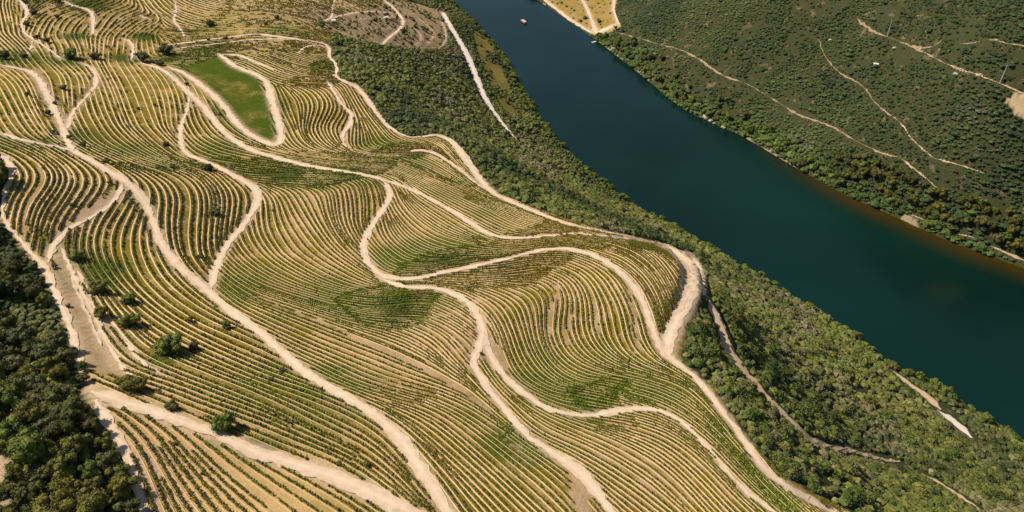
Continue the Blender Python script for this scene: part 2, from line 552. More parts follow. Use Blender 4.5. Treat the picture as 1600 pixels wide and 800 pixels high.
def water_material():
    m, nt, b = new_mat("river_water", 0.18, 0.5)
    geo = nt.nodes.new("ShaderNodeNewGeometry").outputs["Position"]
    c = mixc(nt, mapr(nt, noise_n(nt, 0.006, 3, 0.5, geo), 0.35, 0.65), (0.0018, 0.0125, 0.0085), (0.0030, 0.0200, 0.0140))
    c = mixc(nt, attr(nt, "shoal_reflection"), c, (0.045, 0.026, 0.002))  # brown of the reflected hill and the shallows, painted into the water colour
    nt.links.new(c, b.inputs["Base Color"])
    b.inputs["IOR"].default_value = 1.33
    bp = nt.nodes.new("ShaderNodeBump"); bp.inputs["Strength"].default_value = 0.12; bp.inputs["Distance"].default_value = 0.25
    nt.links.new(noise_n(nt, 0.7, 3, 0.6, geo), bp.inputs["Height"]); nt.links.new(bp.outputs[0], b.inputs["Normal"])
    return m

M_GROUND = ground_material()
M_ROAD = road_material("dirt_road", (0.58, 0.415, 0.26), (0.76, 0.58, 0.41), (0.67, 0.49, 0.33))
M_PATH = road_material("footpath_earth", (0.38, 0.25, 0.14), (0.56, 0.40, 0.26), (0.46, 0.32, 0.19))
M_PALE = road_material("gravel_road", (0.55, 0.47, 0.38), (0.68, 0.60, 0.52), (0.62, 0.54, 0.45))
M_STRIP = road_material("terrace_soil", (0.58, 0.405, 0.185), (0.76, 0.56, 0.30), (0.66, 0.475, 0.235))
M_VINE = leaf_material("vine_leaves", None, 0.25, 1.0)
M_SCRUB = leaf_material("scrub_leaves", None, 0.28, 0.8)
M_TREE = leaf_material("tree_leaves", None, 0.25, 0.9)
M_BARK = plain("bark", (0.11, 0.08, 0.055), 0.95, 0.1)
M_WATER = water_material()

# ------------------------------------------------------------------ areas of the hillside, traced
VINEYARD = gpoly([(-60,-60),(600,-60),(598,10),(560,20),(520,45),(512,90),(530,125),(560,130),(610,203),(645,216),(690,208),(735,258),(780,303),(830,323),(930,356),(1030,376),(1095,415),(1100,450),(1075,520),(1060,560),(1110,605),(1170,690),(1230,750),(1330,800),(1420,880),(225,880),(225,790),(210,725),(150,645),(130,605),(120,560),(100,500),(75,440),(45,395),(3,345),(12,300),(20,268),(0,240),(-60,225)])
FIELD = gpoly([(285,106),(345,90),(398,118),(416,150),(428,222),(402,216),(370,183),(350,158),(315,123)])
EARTH = [gpoly([(84,398),(98,398),(125,450),(160,520),(190,578),(212,592),(160,585),(122,556),(100,495)]),
         gpoly([(112,345),(150,315),(178,296),(190,302),(168,325),(120,352),(92,372),(84,385),(80,372)]),
         gpoly([(46,108),(68,110),(85,150),(106,190),(100,205),(92,200),(70,150)]),
         gpoly([(1038,384),(1085,392),(1103,430),(1095,470),(1075,515),(1042,560),(1036,520),(1062,465),(1064,420)])]
SLOPE_TOP = gpoly([(440,20),(600,-10),(700,20),(700,70),(650,80),(600,70),(540,60),(520,50)])
YSTRIP = gpoly([(735,45),(762,60),(790,120),(805,165),(800,185),(785,170),(765,130),(748,90)])
YFIELD = gpoly([(835,-20),(970,-20),(958,20),(970,42),(945,56),(925,54),(895,32),(860,8)])
CLEAR = gpoly([(1566,152),(1640,140),(1640,215),(1592,182)])
CLEAR2 = gpoly([(-40,700),(12,710),(20,740),(8,790),(-40,790)])
WOOD = gpoly([(-70,350),(2,355),(22,372),(45,402),(68,430),(74,455),(85,490),(104,522),(112,545),(132,575),(140,600),(132,622),(138,645),(165,672),(178,695),(192,712),(192,735),(214,752),(222,790),(224,860),(-70,860)])
WOOD2 = gpoly([(-70,262),(2,262),(14,275),(10,305),(-2,320),(-70,320)])
def blob(pts, k=1.0, kr=1.0):
    """soft patches: u, v, radius in metres, strength"""
    r = np.zeros(XX.shape)
    P = ground([(a[0], a[1]) for a in pts])
    for (x, y), a in zip(P, pts):
        d2 = ((XX - x) ** 2 + (YY - y) ** 2) / (a[2] * kr) ** 2
        r = np.maximum(r, a[3] * k * np.exp(-d2 * 1.2))
    return r
GREEN = [(500,455,18,.6),(540,480,14,.6),(680,470,12,.5),(350,450,10,.6),(370,470,10,.5),(700,405,14,.5),(560,600,10,.5),(770,405,14,.4),(1000,600,14,.6),(1050,620,12,.5),(720,280,14,.4),(240,240,18,.6),(270,255,18,.6),(350,255,16,.6),(120,235,14,.5),(420,700,8,.5),(500,650,16,.4),(380,600,16,.35),(150,440,10,.6),(130,400,8,.6),(940,560,12,.4),(860,570,12,.5),(1130,680,10,.5),(1160,720,9,.5),(740,650,8,.4),(380,130,18,.9),(390,170,20,1),(405,200,14,1),(320,100,30,.7),(640,258,14,.85),(590,250,16,.55),(450,270,18,.7),(520,272,18,.7),(400,262,16,.7),(570,278,14,.7),
 (350,235,18,.7),(280,255,20,.6),(200,235,20,.6),(130,215,14,.6),(150,222,14,.5),(60,225,16,.6),(20,222,16,.6),(650,400,14,.75),(690,395,16,.6),(620,405,12,.7),(740,385,16,.5),(600,475,16,.85),(560,470,16,.6),(640,480,14,.6),
 (400,440,16,.6),(380,450,14,.7),(450,490,14,.4),(900,620,14,.9),(860,610,12,.9),(930,605,14,.6),(980,590,14,.4),(830,600,8,.8),(520,590,8,.9),(480,610,12,.5),(800,690,9,.8),(820,700,9,.7),(850,460,20,.25),
 (430,600,20,.45),(470,640,18,.4),(1200,765,8,.9),(1220,780,8,.8),(720,300,14,.55),(760,330,14,.5),(700,300,16,.5),(780,350,12,.4),(660,215,12,.5),(600,225,14,.7),(500,100,20,.5),(430,90,20,.5),(330,240,14,.6),(165,420,8,.8),(200,440,8,.3),
 (100,95,16,.6),(200,92,15,.6),(30,92,25,.6),(320,75,25,.6),(400,40,12,.3),(330,45,14,.5),(440,50,25,.6),(60,5,14,.4),(140,5,20,.6),(300,50,12,.5),(230,58,10,.7),(120,58,10,.7),(270,92,16,.8),(850,370,14,.35),(880,385,14,.4),(100,380,9,.6),(240,565,6,.6),(260,560,6,.5),(400,700,6,.6),(350,680,6,.5),(560,265,8,.6)]
PINK = [(620,520,12,.6),(660,545,12,.6),(560,560,10,.5),(700,620,10,.5),(450,560,10,.4),(380,360,14,.4),(250,330,14,.4),(100,290,18,.5),(40,280,14,.5),(350,480,12,.3),(640,330,14,.5),(720,360,10,.6),(780,350,10,.7),(930,470,12,.4),(980,500,10,.4),(500,580,8,.4),(950,720,14,.5),(1020,740,14,.5),(280,600,8,.5),(330,580,8,.4),(240,500,9,.5),(190,520,9,.7),(170,540,7,.7),(110,320,18,.4),(430,340,18,.4),(150,130,20,.4),(20,160,20,.4),(450,60,30,.5),(500,20,30,.6),(150,70,20,.4),(260,75,14,.4),(450,105,14,.5),(75,150,20,.9),(230,30,25,.9),(240,45,15,.8),(200,10,30,.7),(260,50,15,.8),(120,500,18,.7),(740,530,14,.6),(720,505,16,.5),(760,500,12,.3),(1080,600,10,.5),(1100,660,10,.5),(520,320,18,.4),(480,310,18,.35),(440,310,14,.35),(860,480,20,.4),
 (1020,440,14,.6),(1040,660,18,.5),(1060,700,20,.5),(560,530,8,.5),(620,550,8,.6),(690,580,8,.5),(770,640,10,.6),(830,670,8,.8),(840,680,8,.6),(400,500,8,.4),(300,480,14,.2),(180,160,14,.4),(290,170,12,.6),(30,330,14,.5),(60,340,14,.4),(110,360,8,.6),(560,30,30,.8),(630,60,30,.8),(680,50,25,.8),(680,90,20,.5),(720,130,10,.5),(240,735,8,.8),(230,780,8,.8)]
core = (XX > -480) & (XX < 580) & (YY > 40) & (YY < 1190)
inv = in_poly(XX, YY, VINEYARD)
A_green = np.minimum(blob(GREEN, 1.4, 1.3) * (0.75 + 0.5 * fbm(XX, YY, 14, 91, 3)), 1.0); A_red = blob(PINK)
kf = in_poly(XX, YY, FIELD); A_green[kf] = (0.38 + 0.85 * fbm(XX, YY, 11, 93, 3))[kf]
A_bare = np.zeros(XX.shape)
for e in EARTH[3:]: A_bare[in_poly(XX, YY, e)] = 0.8
for e in EARTH[:3]: A_red[in_poly(XX, YY, e)] = 1.0
EARTHM = np.zeros(XX.shape, bool)
for e in EARTH: EARTHM |= in_poly(XX, YY, e)
fld = in_poly(XX, YY, FIELD)
A_wild = np.where(inv, 0.0, 1.0)
st = in_poly(XX, YY, SLOPE_TOP); A_wild[st] = 0.16; A_red[st] = 0.7
ys = in_poly(XX, YY, YSTRIP); yf = in_poly(XX, YY, YFIELD)
A_yellow = np.where(ys | yf, 1.0, 0.0); A_wild[ys | yf] = 0.0
for c_ in (CLEAR, CLEAR2): k_ = in_poly(XX, YY, c_); A_wild[k_] = 0; A_bare[k_] = 0.8
A_weed = np.ones(XX.shape)
A_weed = A_weed * (0.72 + 0.75 * fbm(XX, YY, 60, 95, 3)) + blob([(240,150,35,.35),(180,130,25,.3),(320,180,20,.3),(1000,600,25,.4),(1080,650,20,.4),(820,590,18,.4),(250,480,30,.35),(420,610,25,.3),(850,470,20,.2),(590,215,12,.6),(450,690,15,.4),(60,170,30,.2)])
for a in ((330, 750, 45, .85), (230, 720, 20, .7), (1000, 700, 40, .45), (700, 510, 30, .5), (500, 330, 35, .35), (680, 350, 25, .3), (100, 320, 30, .6), (900, 450, 30, .3), (600, 560, 30, .2)):
    g_ = ground([(a[0], a[1])])[0]; A_weed *= 1 - a[3] * np.exp(-((XX - g_[0]) ** 2 + (YY - g_[1]) ** 2) / a[2] ** 2)
A_weed = A_weed * 0.86; A_weed[st] *= 0.35; A_weed[EARTHM] *= 0.5; A_green[~inv] = 0; A_green[ys] = (0.45 + 0.5 * fbm(XX, YY, 12, 97, 2))[ys]

# ------------------------------------------------------------------ roads and paths (u, v, width in photograph pixels)
ROADS = [
 ('R',"0,206,7 25,217,7 60,225,7 100,231,8 120,238,10 145,252,11 170,267,12 195,283,14 215,300,14 232,325,13 240,350,13 252,380,13 272,410,14 300,435,14 325,452,15 345,475,14 375,497,14 405,518,15 430,542,16 460,568,17 490,592,17 540,620,17 580,643,18 610,667,20 630,690,22 648,718,22 665,745,22 685,775,22 705,805,22 725,840,22"),
 ('R',"218,99,5 250,106,6 272,122,7 292,142,8 312,160,10 330,182,10 345,203,10 368,222,9 395,236,9 430,246,9 470,257,9 520,266,8 560,271,8 600,281,7 640,295,8 680,315,8 715,335,9 745,355,9 770,369,8 800,374,7 850,369,6 900,364,6 950,369,7 1000,376,8 1040,388,12"),
 ('R',"262,105,6 288,114,7 310,130,9 335,150,10 352,168,10 365,188,10 385,207,10 408,220,11 432,229,12 440,220,11 438,200,12 430,172,11 423,150,11 418,130,10 405,118,9 385,111,8 365,103,8 350,90,7 340,84,4"),
 ('R',"350,85,5 375,86,7 400,98,5 430,110,4 462,119,3"),
 ('R',"296,148,5 294,170,5 286,188,6 281,203,7 282,222,8 288,238,8 305,247,8 335,258,9 360,272,10 385,286,12 405,300,14 402,320,12 388,343,12 370,363,12 352,388,12 340,412,12 333,435,14 330,452,14"),
 ('R',"597,282,5 611,298,9 606,318,9 593,335,9 578,358,10 567,382,11 570,402,11 584,420,12 598,433,12 625,437,10 655,435,9 690,427,9 740,417,9 790,405,8 830,394,7 870,388,8 905,391,10 940,404,11 970,425,11 992,448,12 1006,475,13 1016,505,13 1028,535,14 1045,560,15 1072,578,12 1098,602,12 1120,632,12 1145,665,13 1170,700,14 1195,735,14 1225,758,14 1265,782,14 1310,805,13 1370,840,13"),
 ('R',"590,432,10 612,445,9 645,450,8 680,450,9 710,458,12 735,475,13 750,498,14 757,522,16 748,545,14 738,560,12 745,580,12 762,605,12 785,635,12 810,668,12 840,694,14 870,712,18 900,732,24 930,765,20 955,800,14 975,835,12"),
 ('R',"756,520,14 762,552,12 785,585,12 812,610,12 845,635,12 880,647,10 925,650,10 960,643,12 1000,637,12 1035,642,10 1062,656,10 1088,680,9 1110,704,9 1135,735,10 1160,765,11 1195,790,11 1230,815,10"),
 ('B',"893,728,14 902,755,20 908,780,22 915,820,20"),
 ('R',"1045,386,16 1072,404,22 1086,432,24 1078,465,22 1060,495,20 1047,522,20 1040,545,20 1048,563,16"),
 ('R',"1085,405,12 1096,425,10 1098,445,8 1100,465,7"),
 ('R',"400,53,6 430,57,6 465,62,5 500,66,5 516,74,5 513,88,5 524,98,5 527,110,5 523,120,6 540,128,8 560,138,9 575,157,8 590,180,7 608,200,6 635,215,6 655,214,6 685,210,8 708,222,11 728,248,12 748,278,13 768,302,10 800,316,9 840,333,9 870,345,8 905,354,7 940,361,7 1000,374,9 1045,384,12"),
 ('R',"550,236,3 585,245,3 625,243,3 645,235,5 668,235,5 695,248,6 725,270,6 755,295,6 780,306,6"),
 ('R',"512,128,4 523,145,5 535,165,6 550,178,7 548,195,7 536,207,7 535,222,5 545,235,3"),
 ('R',"-30,228,10 0,242,12 15,255,13 20,272,11 12,292,7 5,315,6 3,340,6 20,362,7 38,382,8 55,402,10 72,420,12 82,448,11 95,478,10 108,505,10 118,540,12 126,572,12 135,600,14"),
 ('R',"192,285,8 186,305,8 168,325,6 135,345,6 110,356,8 92,372,10 80,390,10 76,410,12"),
 ('R',"95,385,5 105,405,6 118,440,7 135,470,8 150,498,8 163,525,9 178,555,9 195,580,8 215,592,5"),
 ('R',"112,440,4 132,480,4 148,515,4 160,545,4"),
 ('R',"170,500,5 190,520,6 203,545,6 225,570,5 262,590,4"),
 ('R',"142,612,30 180,624,24 230,640,20 290,662,20 350,684,20 400,708,24 450,720,24 500,737,25 550,755,28 600,780,28 650,805,26 700,840,26"),
 ('R',"150,625,18 170,660,16 188,690,14 203,718,14 213,750,12 222,790,14 228,830,14"),
 ('R',"30,0,6 40,12,6 44,22,6 36,32,5 34,45,5 42,55,5 52,62,4 66,70,4 80,80,4 96,93,4"),
 ('R',"52,64,4 48,78,3 40,90,2"),
 ('R',"100,2,4 112,9,4 135,14,5 145,20,6 146,38,6 146,55,6"),
 ('R',"186,60,3 204,64,5 209,78,5 205,95,4"),
 ('R',"218,24,4 235,32,3"),
 ('R',"274,3,3 276,18,3 270,33,4 282,45,3 290,60,2"),
 ('R',"250,72,4 285,68,4 330,62,5 370,57,5 402,53,6"),
 ('R',"262,80,3 290,74,3 340,69,3 400,61,4 455,62,3"),
 ('R',"0,102,5 25,107,6 50,112,8 62,125,9 72,145,10 85,172,10 98,198,11 104,220,10 115,236,10"),
 ('R',"125,98,3 142,104,6 151,120,7 150,135,6 138,148,5 122,165,5 110,182,6 103,205,9"),
 ('R',"465,84,4 475,74,4 492,70,4 512,74,4"),
 ('R',"523,0,3 519,14,3 519,28,3 505,33,3"),
 ('R',"505,33,4 540,22,4 575,17,4 612,20,3"),
 ('R',"600,0,3 615,12,4 628,28,5 631,38,5 620,50,5 606,60,5 598,70,4"),
 ('P',"691,35,4 698,55,4 694,72,4 675,77,3 655,74,3"),
 ('G',"692,20,5 700,35,6 712,55,7 722,72,8 734,95,8 743,118,8 752,142,8 764,165,8 778,185,7 792,202,5 808,220,3"),
 ('P',"808,220,4 830,238,4"),
 ('P',"1108,470,4 1118,495,7 1130,520,8 1136,545,8 1150,568,9 1172,592,9 1198,620,8 1228,652,8 1258,682,8 1290,698,8 1330,704,7 1365,715,5 1405,722,5"),
 ('P',"1440,740,3 1480,762,4 1530,795,4"),
 ('P',"1395,580,3 1420,600,5 1448,620,6 1470,640,8"),
 ('G',"1464,640,6 1482,652,9 1500,667,12 1518,684,12"),
 ('P',"1338,28,5 1352,42,6 1372,53,7 1398,62,6 1425,73,6 1450,85,4 1475,99,4 1515,118,3"),
 ('P',"1425,73,3 1450,75,3 1465,71,4 1475,61,4"),
 ('P',"1500,68,5 1520,68,5 1541,62,4"),
 ('P',"1570,68,4 1610,75,5"),
 ('P',"1279,62,2 1288,88,2 1302,106,3 1320,120,4 1340,128,4 1355,142,3 1365,160,3 1385,175,3 1405,190,2"),
 ('P',"1200,150,5 1225,166,5 1250,182,6 1280,190,5 1305,200,7 1330,217,5 1360,232,5 1385,242,6 1405,246,5"),
 ('P',"1560,130,6 1580,138,5 1610,150,6"),
 ('P',"1030,70,3 1060,76,4 1085,88,4 1110,105,5 1130,120,6 1160,128,5"),
 ('P',"1460,248,3 1500,258,2 1540,272,3"),
 ('B',"385,458,4 430,475,5 480,494,6 525,512,7 570,535,7 625,558,8 680,584,9 725,612,9 775,645,9 815,668,7"),
 ('B',"874,438,5 868,465,7 861,500,7 860,530,5 864,550,3"),
 ('B',"900,448,4 897,475,5 890,510,6 885,540,4"),
 ('B',"758,512,4 775,540,8 790,570,8 800,595,4"),
 ('B',"930,470,3 934,505,5 932,535,4"),
 ('B',"982,455,3 993,490,6 995,530,7 992,552,4"),
 ('B',"755,640,4 775,670,7 800,695,7 830,720,5"),
 ('B',"325,735,3 350,760,3"),
 ('B',"545,585,4 590,600,6 630,615,4"),
 ('P',"640,40,2 655,50,2 660,62,2 648,72,2"),
 ('P',"655,30,2 672,42,2 680,56,2 668,68,2"),
 ('P',"550,32,2 580,26,2 605,28,2"),
 ('P',"545,50,2 570,66,2 595,66,2"),
 ('P',"632,20,2 650,22,2 672,28,2"),
 ('P',"560,44,2 585,44,2 610,44,2"),
 ('P',"1475,99,3 1515,112,2 1560,130,3"),
 ('P',"1405,190,2 1430,225,2 1460,248,2"),
 ('P',"1160,128,3 1200,150,3"),
 ('P',"1405,246,3 1440,272,3 1470,300,2"),
 ('P',"1541,62,3 1575,69,3"),
 ('P',"960,50,3 1000,60,3 1030,70,3"),
 ('R',"120,420,3 140,460,3 156,500,4 170,540,4 185,570,4"),
 ('R',"1068,395,8 1084,425,8 1078,455,8 1060,490,7"),
 ('R',"905,-10,4 918,15,4 926,35,5 932,52,9"),
 ('R',"930,52,12 945,47,14 958,40,12"),
 ('R',"960,-8,4 958,18,4 968,40,4"),
 ('R',"845,-5,5 868,14,6 895,34,6 925,52,6"),
 ('P',"1425,336,4 1445,345,6"),('P',"1548,385,6 1575,396,9 1605,410,8"),('P',"1495,366,4 1522,372,6"),
]
road_lines = []          # world x, y, width
for kind, s in ROADS:
    p = np.array([[float(c) for c in t.split(',')] for t in s.split()])
    p = chaikin(p, 2)
    g = ground(p[:, :2]); z = H(g[:, 0], g[:, 1])
    _, _, sc = project(g[:, 0], g[:, 1], z)
    wk = 1.25 if kind == 'G' else 0.97 if kind == 'R' else 1.0 if kind == 'B' else (2.0 if p[:, 0].mean() > 1080 and p[:, 1].mean() > 430 else 0.55)
    q = np.c_[g, np.clip(wk * p[:, 2] / sc, 0.8, 14)]
    keep = np.r_[True, np.linalg.norm(np.diff(q[:, :2], axis=0), axis=1) < 60]
    road_lines.append((kind, resample(q[keep], 1.6)))

def smooth_line(q, n=2):
    q = q.copy()
    for _ in range(n):
        q[1:-1] = 0.25 * q[:-2] + 0.5 * q[1:-1] + 0.25 * q[2:]
    return q

def ribbon(q, zoff, nx=6, edge=0.18, seed=0, berm=0.0):
    """q: x, y, width; returns verts, quads, rim, rut following the ground"""
    q = smooth_line(q, 3)
    t = np.gradient(q[:, :2], axis=0); t /= np.linalg.norm(t, axis=1)[:, None] + 1e-9
    n = np.c_[-t[:, 1], t[:, 0]]
    s = np.arange(len(q))
    wl = q[:, 2] * 0.5 * (1 + edge * (fbm(s, s * 0 + seed, 5, 3, 3) - 0.5) * 3)
    wr = q[:, 2] * 0.5 * (1 + edge * (fbm(s, s * 0 + seed + 50, 5, 4, 3) - 0.5) * 3)
    if edge < 0.29 or edge > 0.31:
        wl = wl + (fbm(q[:, 0] * 1.0, q[:, 1] * 1.0, 2.6, 61, 3) - 0.5) * 2.4; wr = wr + (fbm(q[:, 0] + 300, q[:, 1] * 1.0, 2.6, 62, 3) - 0.5) * 2.4
        if edge > 0.4:
            brk = np.clip((fbm(q[:, 0], q[:, 1], 9.0, 71, 2) - 0.25) * 4, 0.2, 1.2) if q[:, 0].mean() > 60 and q[:, 1].mean() > 560 else 1.0; wl = wl * brk; wr = wr * brk
        wl = np.maximum(wl, 0.15); wr = np.maximum(wr, 0.15)
    endt = np.clip(np.minimum(s, s[::-1]) / 4.0, 0.25, 1)
    wl = wl * endt; wr = wr * endt
    V = []; rim = []; rut = []
    for k in range(nx + 1):
        f = k / nx * 2 - 1
        off = np.where(f < 0, f * wl, f * wr)
        P = q[:, :2] + n * off[:, None]
        V.append(np.c_[P, H(P[:, 0], P[:, 1]) + zoff + berm * (1 - abs(f))])
        rim.append(np.full(len(q), abs(f) ** 3)); rut.append(np.full(len(q), 1.0 if 0.3 < abs(f) < 0.7 else 0.0))
    V = np.stack(V, 1); m = nx + 1
    base = (np.arange(len(q) - 1)[:, None] * m + np.arange(nx)[None, :]).reshape(-1)
    F = np.c_[base, base + m, base + m + 1, base + 1]
    return V.reshape(-1, 3), F, np.stack(rim, 1).ravel(), np.stack(rut, 1).ravel()

# distance to roads on the grid (for bare shoulders and for keeping plants off)
RD = np.full(XX.shape, 99.0)
A_band = np.zeros(XX.shape); RZ = np.zeros(XX.shape); RG = np.full(XX.shape, 99.0)
for kind, q in road_lines:
    x0, x1 = q[:, 0].min() - 12, q[:, 0].max() + 12; y0, y1 = q[:, 1].min() - 12, q[:, 1].max() + 12
    i0, i1 = np.searchsorted(XS, [x0, x1]); j0, j1 = np.searchsorted(YS, [y0, y1])
    if i1 <= i0 or j1 <= j0: continue
    sx = XX[j0:j1, i0:i1]; sy = YY[j0:j1, i0:i1]; best = np.full(sx.shape, 99.0)
    qz = smooth_line(np.c_[q[:, :2], H(q[:, 0], q[:, 1])], 6)[:, 2]; bz = np.zeros(sx.shape)
    for r, z_ in zip(q[::2], qz[::2]):
        dd = np.hypot(sx - r[0], sy - r[1]) - r[2] * 0.5
        bz = np.where(dd < best, z_, bz); best = np.minimum(best, dd)
    if kind != 'B':
        RZ[j0:j1, i0:i1] = np.where(best < RG[j0:j1, i0:i1], bz, RZ[j0:j1, i0:i1])
        RG[j0:j1, i0:i1] = np.minimum(RG[j0:j1, i0:i1], best)
    if kind == 'B':
        A_band[j0:j1, i0:i1] = np.maximum(A_band[j0:j1, i0:i1], np.clip(0.9 - best, 0, 1) * 0.75)
    RD[j0:j1, i0:i1] = np.minimum(RD[j0:j1, i0:i1], best)
gradef = np.clip(1 - (RG - 0.4) / 3.0, 0, 1) * (RG < 50) * (RZ > 0); gradef = gradef * gradef * (3 - 2 * gradef)
ZZ = ZZ * (1 - 0.85 * gradef) + RZ * 0.85 * gradef
def grid_at(G, x, y):
    i = np.clip(np.searchsorted(XS, x) - 1, 0, len(XS) - 2); j = np.clip(np.searchsorted(YS, y) - 1, 0, len(YS) - 2)
    fx = (x - XS[i]) / (XS[i + 1] - XS[i]); fy = (y - YS[j]) / (YS[j + 1] - YS[j])
    return (G[j, i] * (1 - fx) + G[j, i + 1] * fx) * (1 - fy) + (G[j + 1, i] * (1 - fx) + G[j + 1, i + 1] * fx) * fy
A_red = np.maximum(A_red, A_band); A_weed = A_weed * (1 - A_band); A_green = A_green * (1 - A_band)
A_bare = np.maximum(A_bare, np.clip(1 - RD / 2.2, 0, 1) * 0.8 * (A_wild < 0.5) * (A_band < 0.05))
A_bare = np.where(DB < 5, np.maximum(A_bare, 0.5 * (vnoise(XX, YY, 20, 77) > 0.72)), A_bare)

# terrain object
ny, nx_ = XX.shape
V = np.stack([XX, YY, ZZ], -1).reshape(-1, 3)
b_ = (np.arange(ny - 1)[:, None] * nx_ + np.arange(nx_ - 1)[None, :]).reshape(-1)
F = np.c_[b_, b_ + 1, b_ + nx_ + 1, b_ + nx_]
terrain = mesh_np("terrain", V, F, M_GROUND, smooth=True, fattr=dict(red=A_red, weed=A_weed, green=A_green, yellow=A_yellow, wild=A_wild, bare=A_bare))
tag(terrain, kind="structure")

# river surface, a grid so the far shore can carry painted brown: reflected hill and shallows
wx = np.arange(-2600, 3200, 8.0) if False else axis(-260, 620, 8.0, 3500); wy = axis(60, 1180, 8.0, 3500)
WX, WY = np.meshgrid(wx, wy)
de = seg_dist(WX, WY, resample(be, 20.0))
u_, v_, _ = project(WX, WY, 0 * WX)
shoal_reflection = np.clip(1 - de / 26.0, 0, 1) ** 1.3 * np.clip((WX - 225) / 60, 0, 1)
b_ = (np.arange(len(wy) - 1)[:, None] * len(wx) + np.arange(len(wx) - 1)[None, :]).reshape(-1)
F = np.c_[b_, b_ + 1, b_ + len(wx) + 1, b_ + len(wx)]
river = mesh_np("river", np.stack([WX, WY, WX * 0], -1).reshape(-1, 3), F, M_WATER, fattr=dict(shoal_reflection=shoal_reflection))
tag(river, kind="structure")

M_TRAIL = road_material("faint_trail", (0.20, 0.14, 0.075), (0.42, 0.29, 0.17), (0.30, 0.20, 0.115))
names = {'R': ("dirt_road", M_ROAD), 'P': ("footpath", M_PATH), 'G': ("gravel_road", M_PALE)}
for i, (kind, q) in enumerate(road_lines):
    if len(q) < 4 or kind == 'B': continue
    Vr, Fr, rim, rut = ribbon(q, 0.14 + 0.006 * (i % 30), 8 if q[:, 2].max() > 6 else 4, edge=0.28 if kind != 'P' else 0.5, seed=i * 13)
    mt_ = M_TRAIL if kind == 'P' and q[:, 0].mean() > 60 and q[:, 1].mean() > 560 else names[kind][1]
    tag(mesh_np(names[kind][0], Vr, Fr, mt_, smooth=True, fattr=dict(rim=rim, rut=rut)), kind="structure")

# ------------------------------------------------------------------ direction of the rows
a_ = ground(samp_p); c_ = ground(samp_q)
t_ = c_ - a_; L_ = np.linalg.norm(t_, axis=1); ok = (L_ > 0.3) & (L_ < 40)
SM = (0.5 * (a_ + c_))[ok]; ST = t_[ok] / L_[ok][:, None]
S2 = np.c_[ST[:, 0] ** 2 - ST[:, 1] ** 2, 2 * ST[:, 0] * ST[:, 1]]
DG = 4.0; dxs = np.arange(-460, 420, DG); dys = np.arange(60, 980, DG)
DX, DY = np.meshgrid(dxs, dys); D2 = np.zeros((DX.size, 2))
P_ = np.c_[DX.ravel(), DY.ravel()]
for s in range(0, len(P_), 4000):
    d2 = ((P_[s:s + 4000, None, :] - SM[None]) ** 2).sum(-1)
    w = 1.0 / (d2 + 9.0) ** 2
    D2[s:s + 4000] = w @ S2
D2 /= np.linalg.norm(D2, axis=1)[:, None] + 1e-12
D2 = D2.reshape(DX.shape + (2,))
for _ in range(2):
    D2[1:-1, 1:-1] = (D2[1:-1, 1:-1] * 2 + D2[:-2, 1:-1] + D2[2:, 1:-1] + D2[1:-1, :-2] + D2[1:-1, 2:]) / 6
# spacing of the rows in metres
SPC = [(600,500,1.5),(900,500,1.75),(1000,700,1.5),(500,700,1.8),(700,650,1.5),(120,300,2.7),(250,340,2.6),(180,450,2.6),(330,330,2.5),(250,480,2.2),(30,150,2.8),(200,150,2.9),(60,60,3.2),(200,70,3.2),(350,30,4),(450,160,2.2),(480,180,2.2),(570,180,2.2),
       (680,270,1.6),(700,340,1.65),(300,740,2.6),(400,770,2.3),(500,330,1.75),(450,100,2.4),(350,580,2.1),(450,40,4),(420,420,1.7),(200,240,2.5),(300,220,2.5),(560,420,1.6),(900,375,1.6),(1020,430,1.8),(100,50,3.2),(300,40,3.6)]
sg = ground([(a[0], a[1]) for a in SPC]); sv = np.array([a[2] for a in SPC])
ws = 1.0 / (((P_[:, None, :] - sg[None]) ** 2).sum(-1) + 200.0) ** 1.5
SPACE = ((ws @ sv) / ws.sum(1)).reshape(DX.shape)
# where rows may stand
MG = 1.0; mxs = np.arange(-460, 420, MG); mys = np.arange(60, 980, MG); MX, MY = np.meshgrid(mxs, mys)
MASK = in_poly(MX, MY, VINEYARD) & ~in_poly(MX, MY, FIELD)
for e in EARTH: MASK &= ~in_poly(MX, MY, e)
mz = H(MX, MY); mu, mv, _ = project(MX, MY, mz)
MASK &= (mu > -90) & (mu < 1690) & (mv > -60) & (mv < 900)
MASK &= grid_at(RD, MX, MY) > 0.5
MASKL = MASK.tolist()
D2x = D2[..., 0].tolist(); D2y = D2[..., 1].tolist(); SPL = SPACE.tolist()
nmx, nmy = len(mxs), len(mys); ndx, ndy = len(dxs), len(dys)
def ok_at(x, y):
    i = int(x + 460.5); j = int(y - 59.5)
    return 0 <= i < nmx and 0 <= j < nmy and MASKL[j][i]
def dir_at(x, y):
    fx = (x + 460) / DG; fy = (y - 60) / DG
    i = min(max(int(fx), 0), ndx - 2); j = min(max(int(fy), 0), ndy - 2); fx -= i; fy -= j
    w = ((1 - fx) * (1 - fy), fx * (1 - fy), (1 - fx) * fy, fx * fy)
    cx = D2x[j][i] * w[0] + D2x[j][i + 1] * w[1] + D2x[j + 1][i] * w[2] + D2x[j + 1][i + 1] * w[3]
    cy = D2y[j][i] * w[0] + D2y[j][i + 1] * w[1] + D2y[j + 1][i] * w[2] + D2y[j + 1][i + 1] * w[3]
    a = 0.5 * math.atan2(cy, cx)
    return math.cos(a), math.sin(a)
def spc_at(x, y):
    i = min(max(int((x + 460) / DG), 0), ndx - 1); j = min(max(int((y - 60) / DG), 0), ndy - 1)
    return SPL[j][i]
CELL = 3.0; hashg = {}
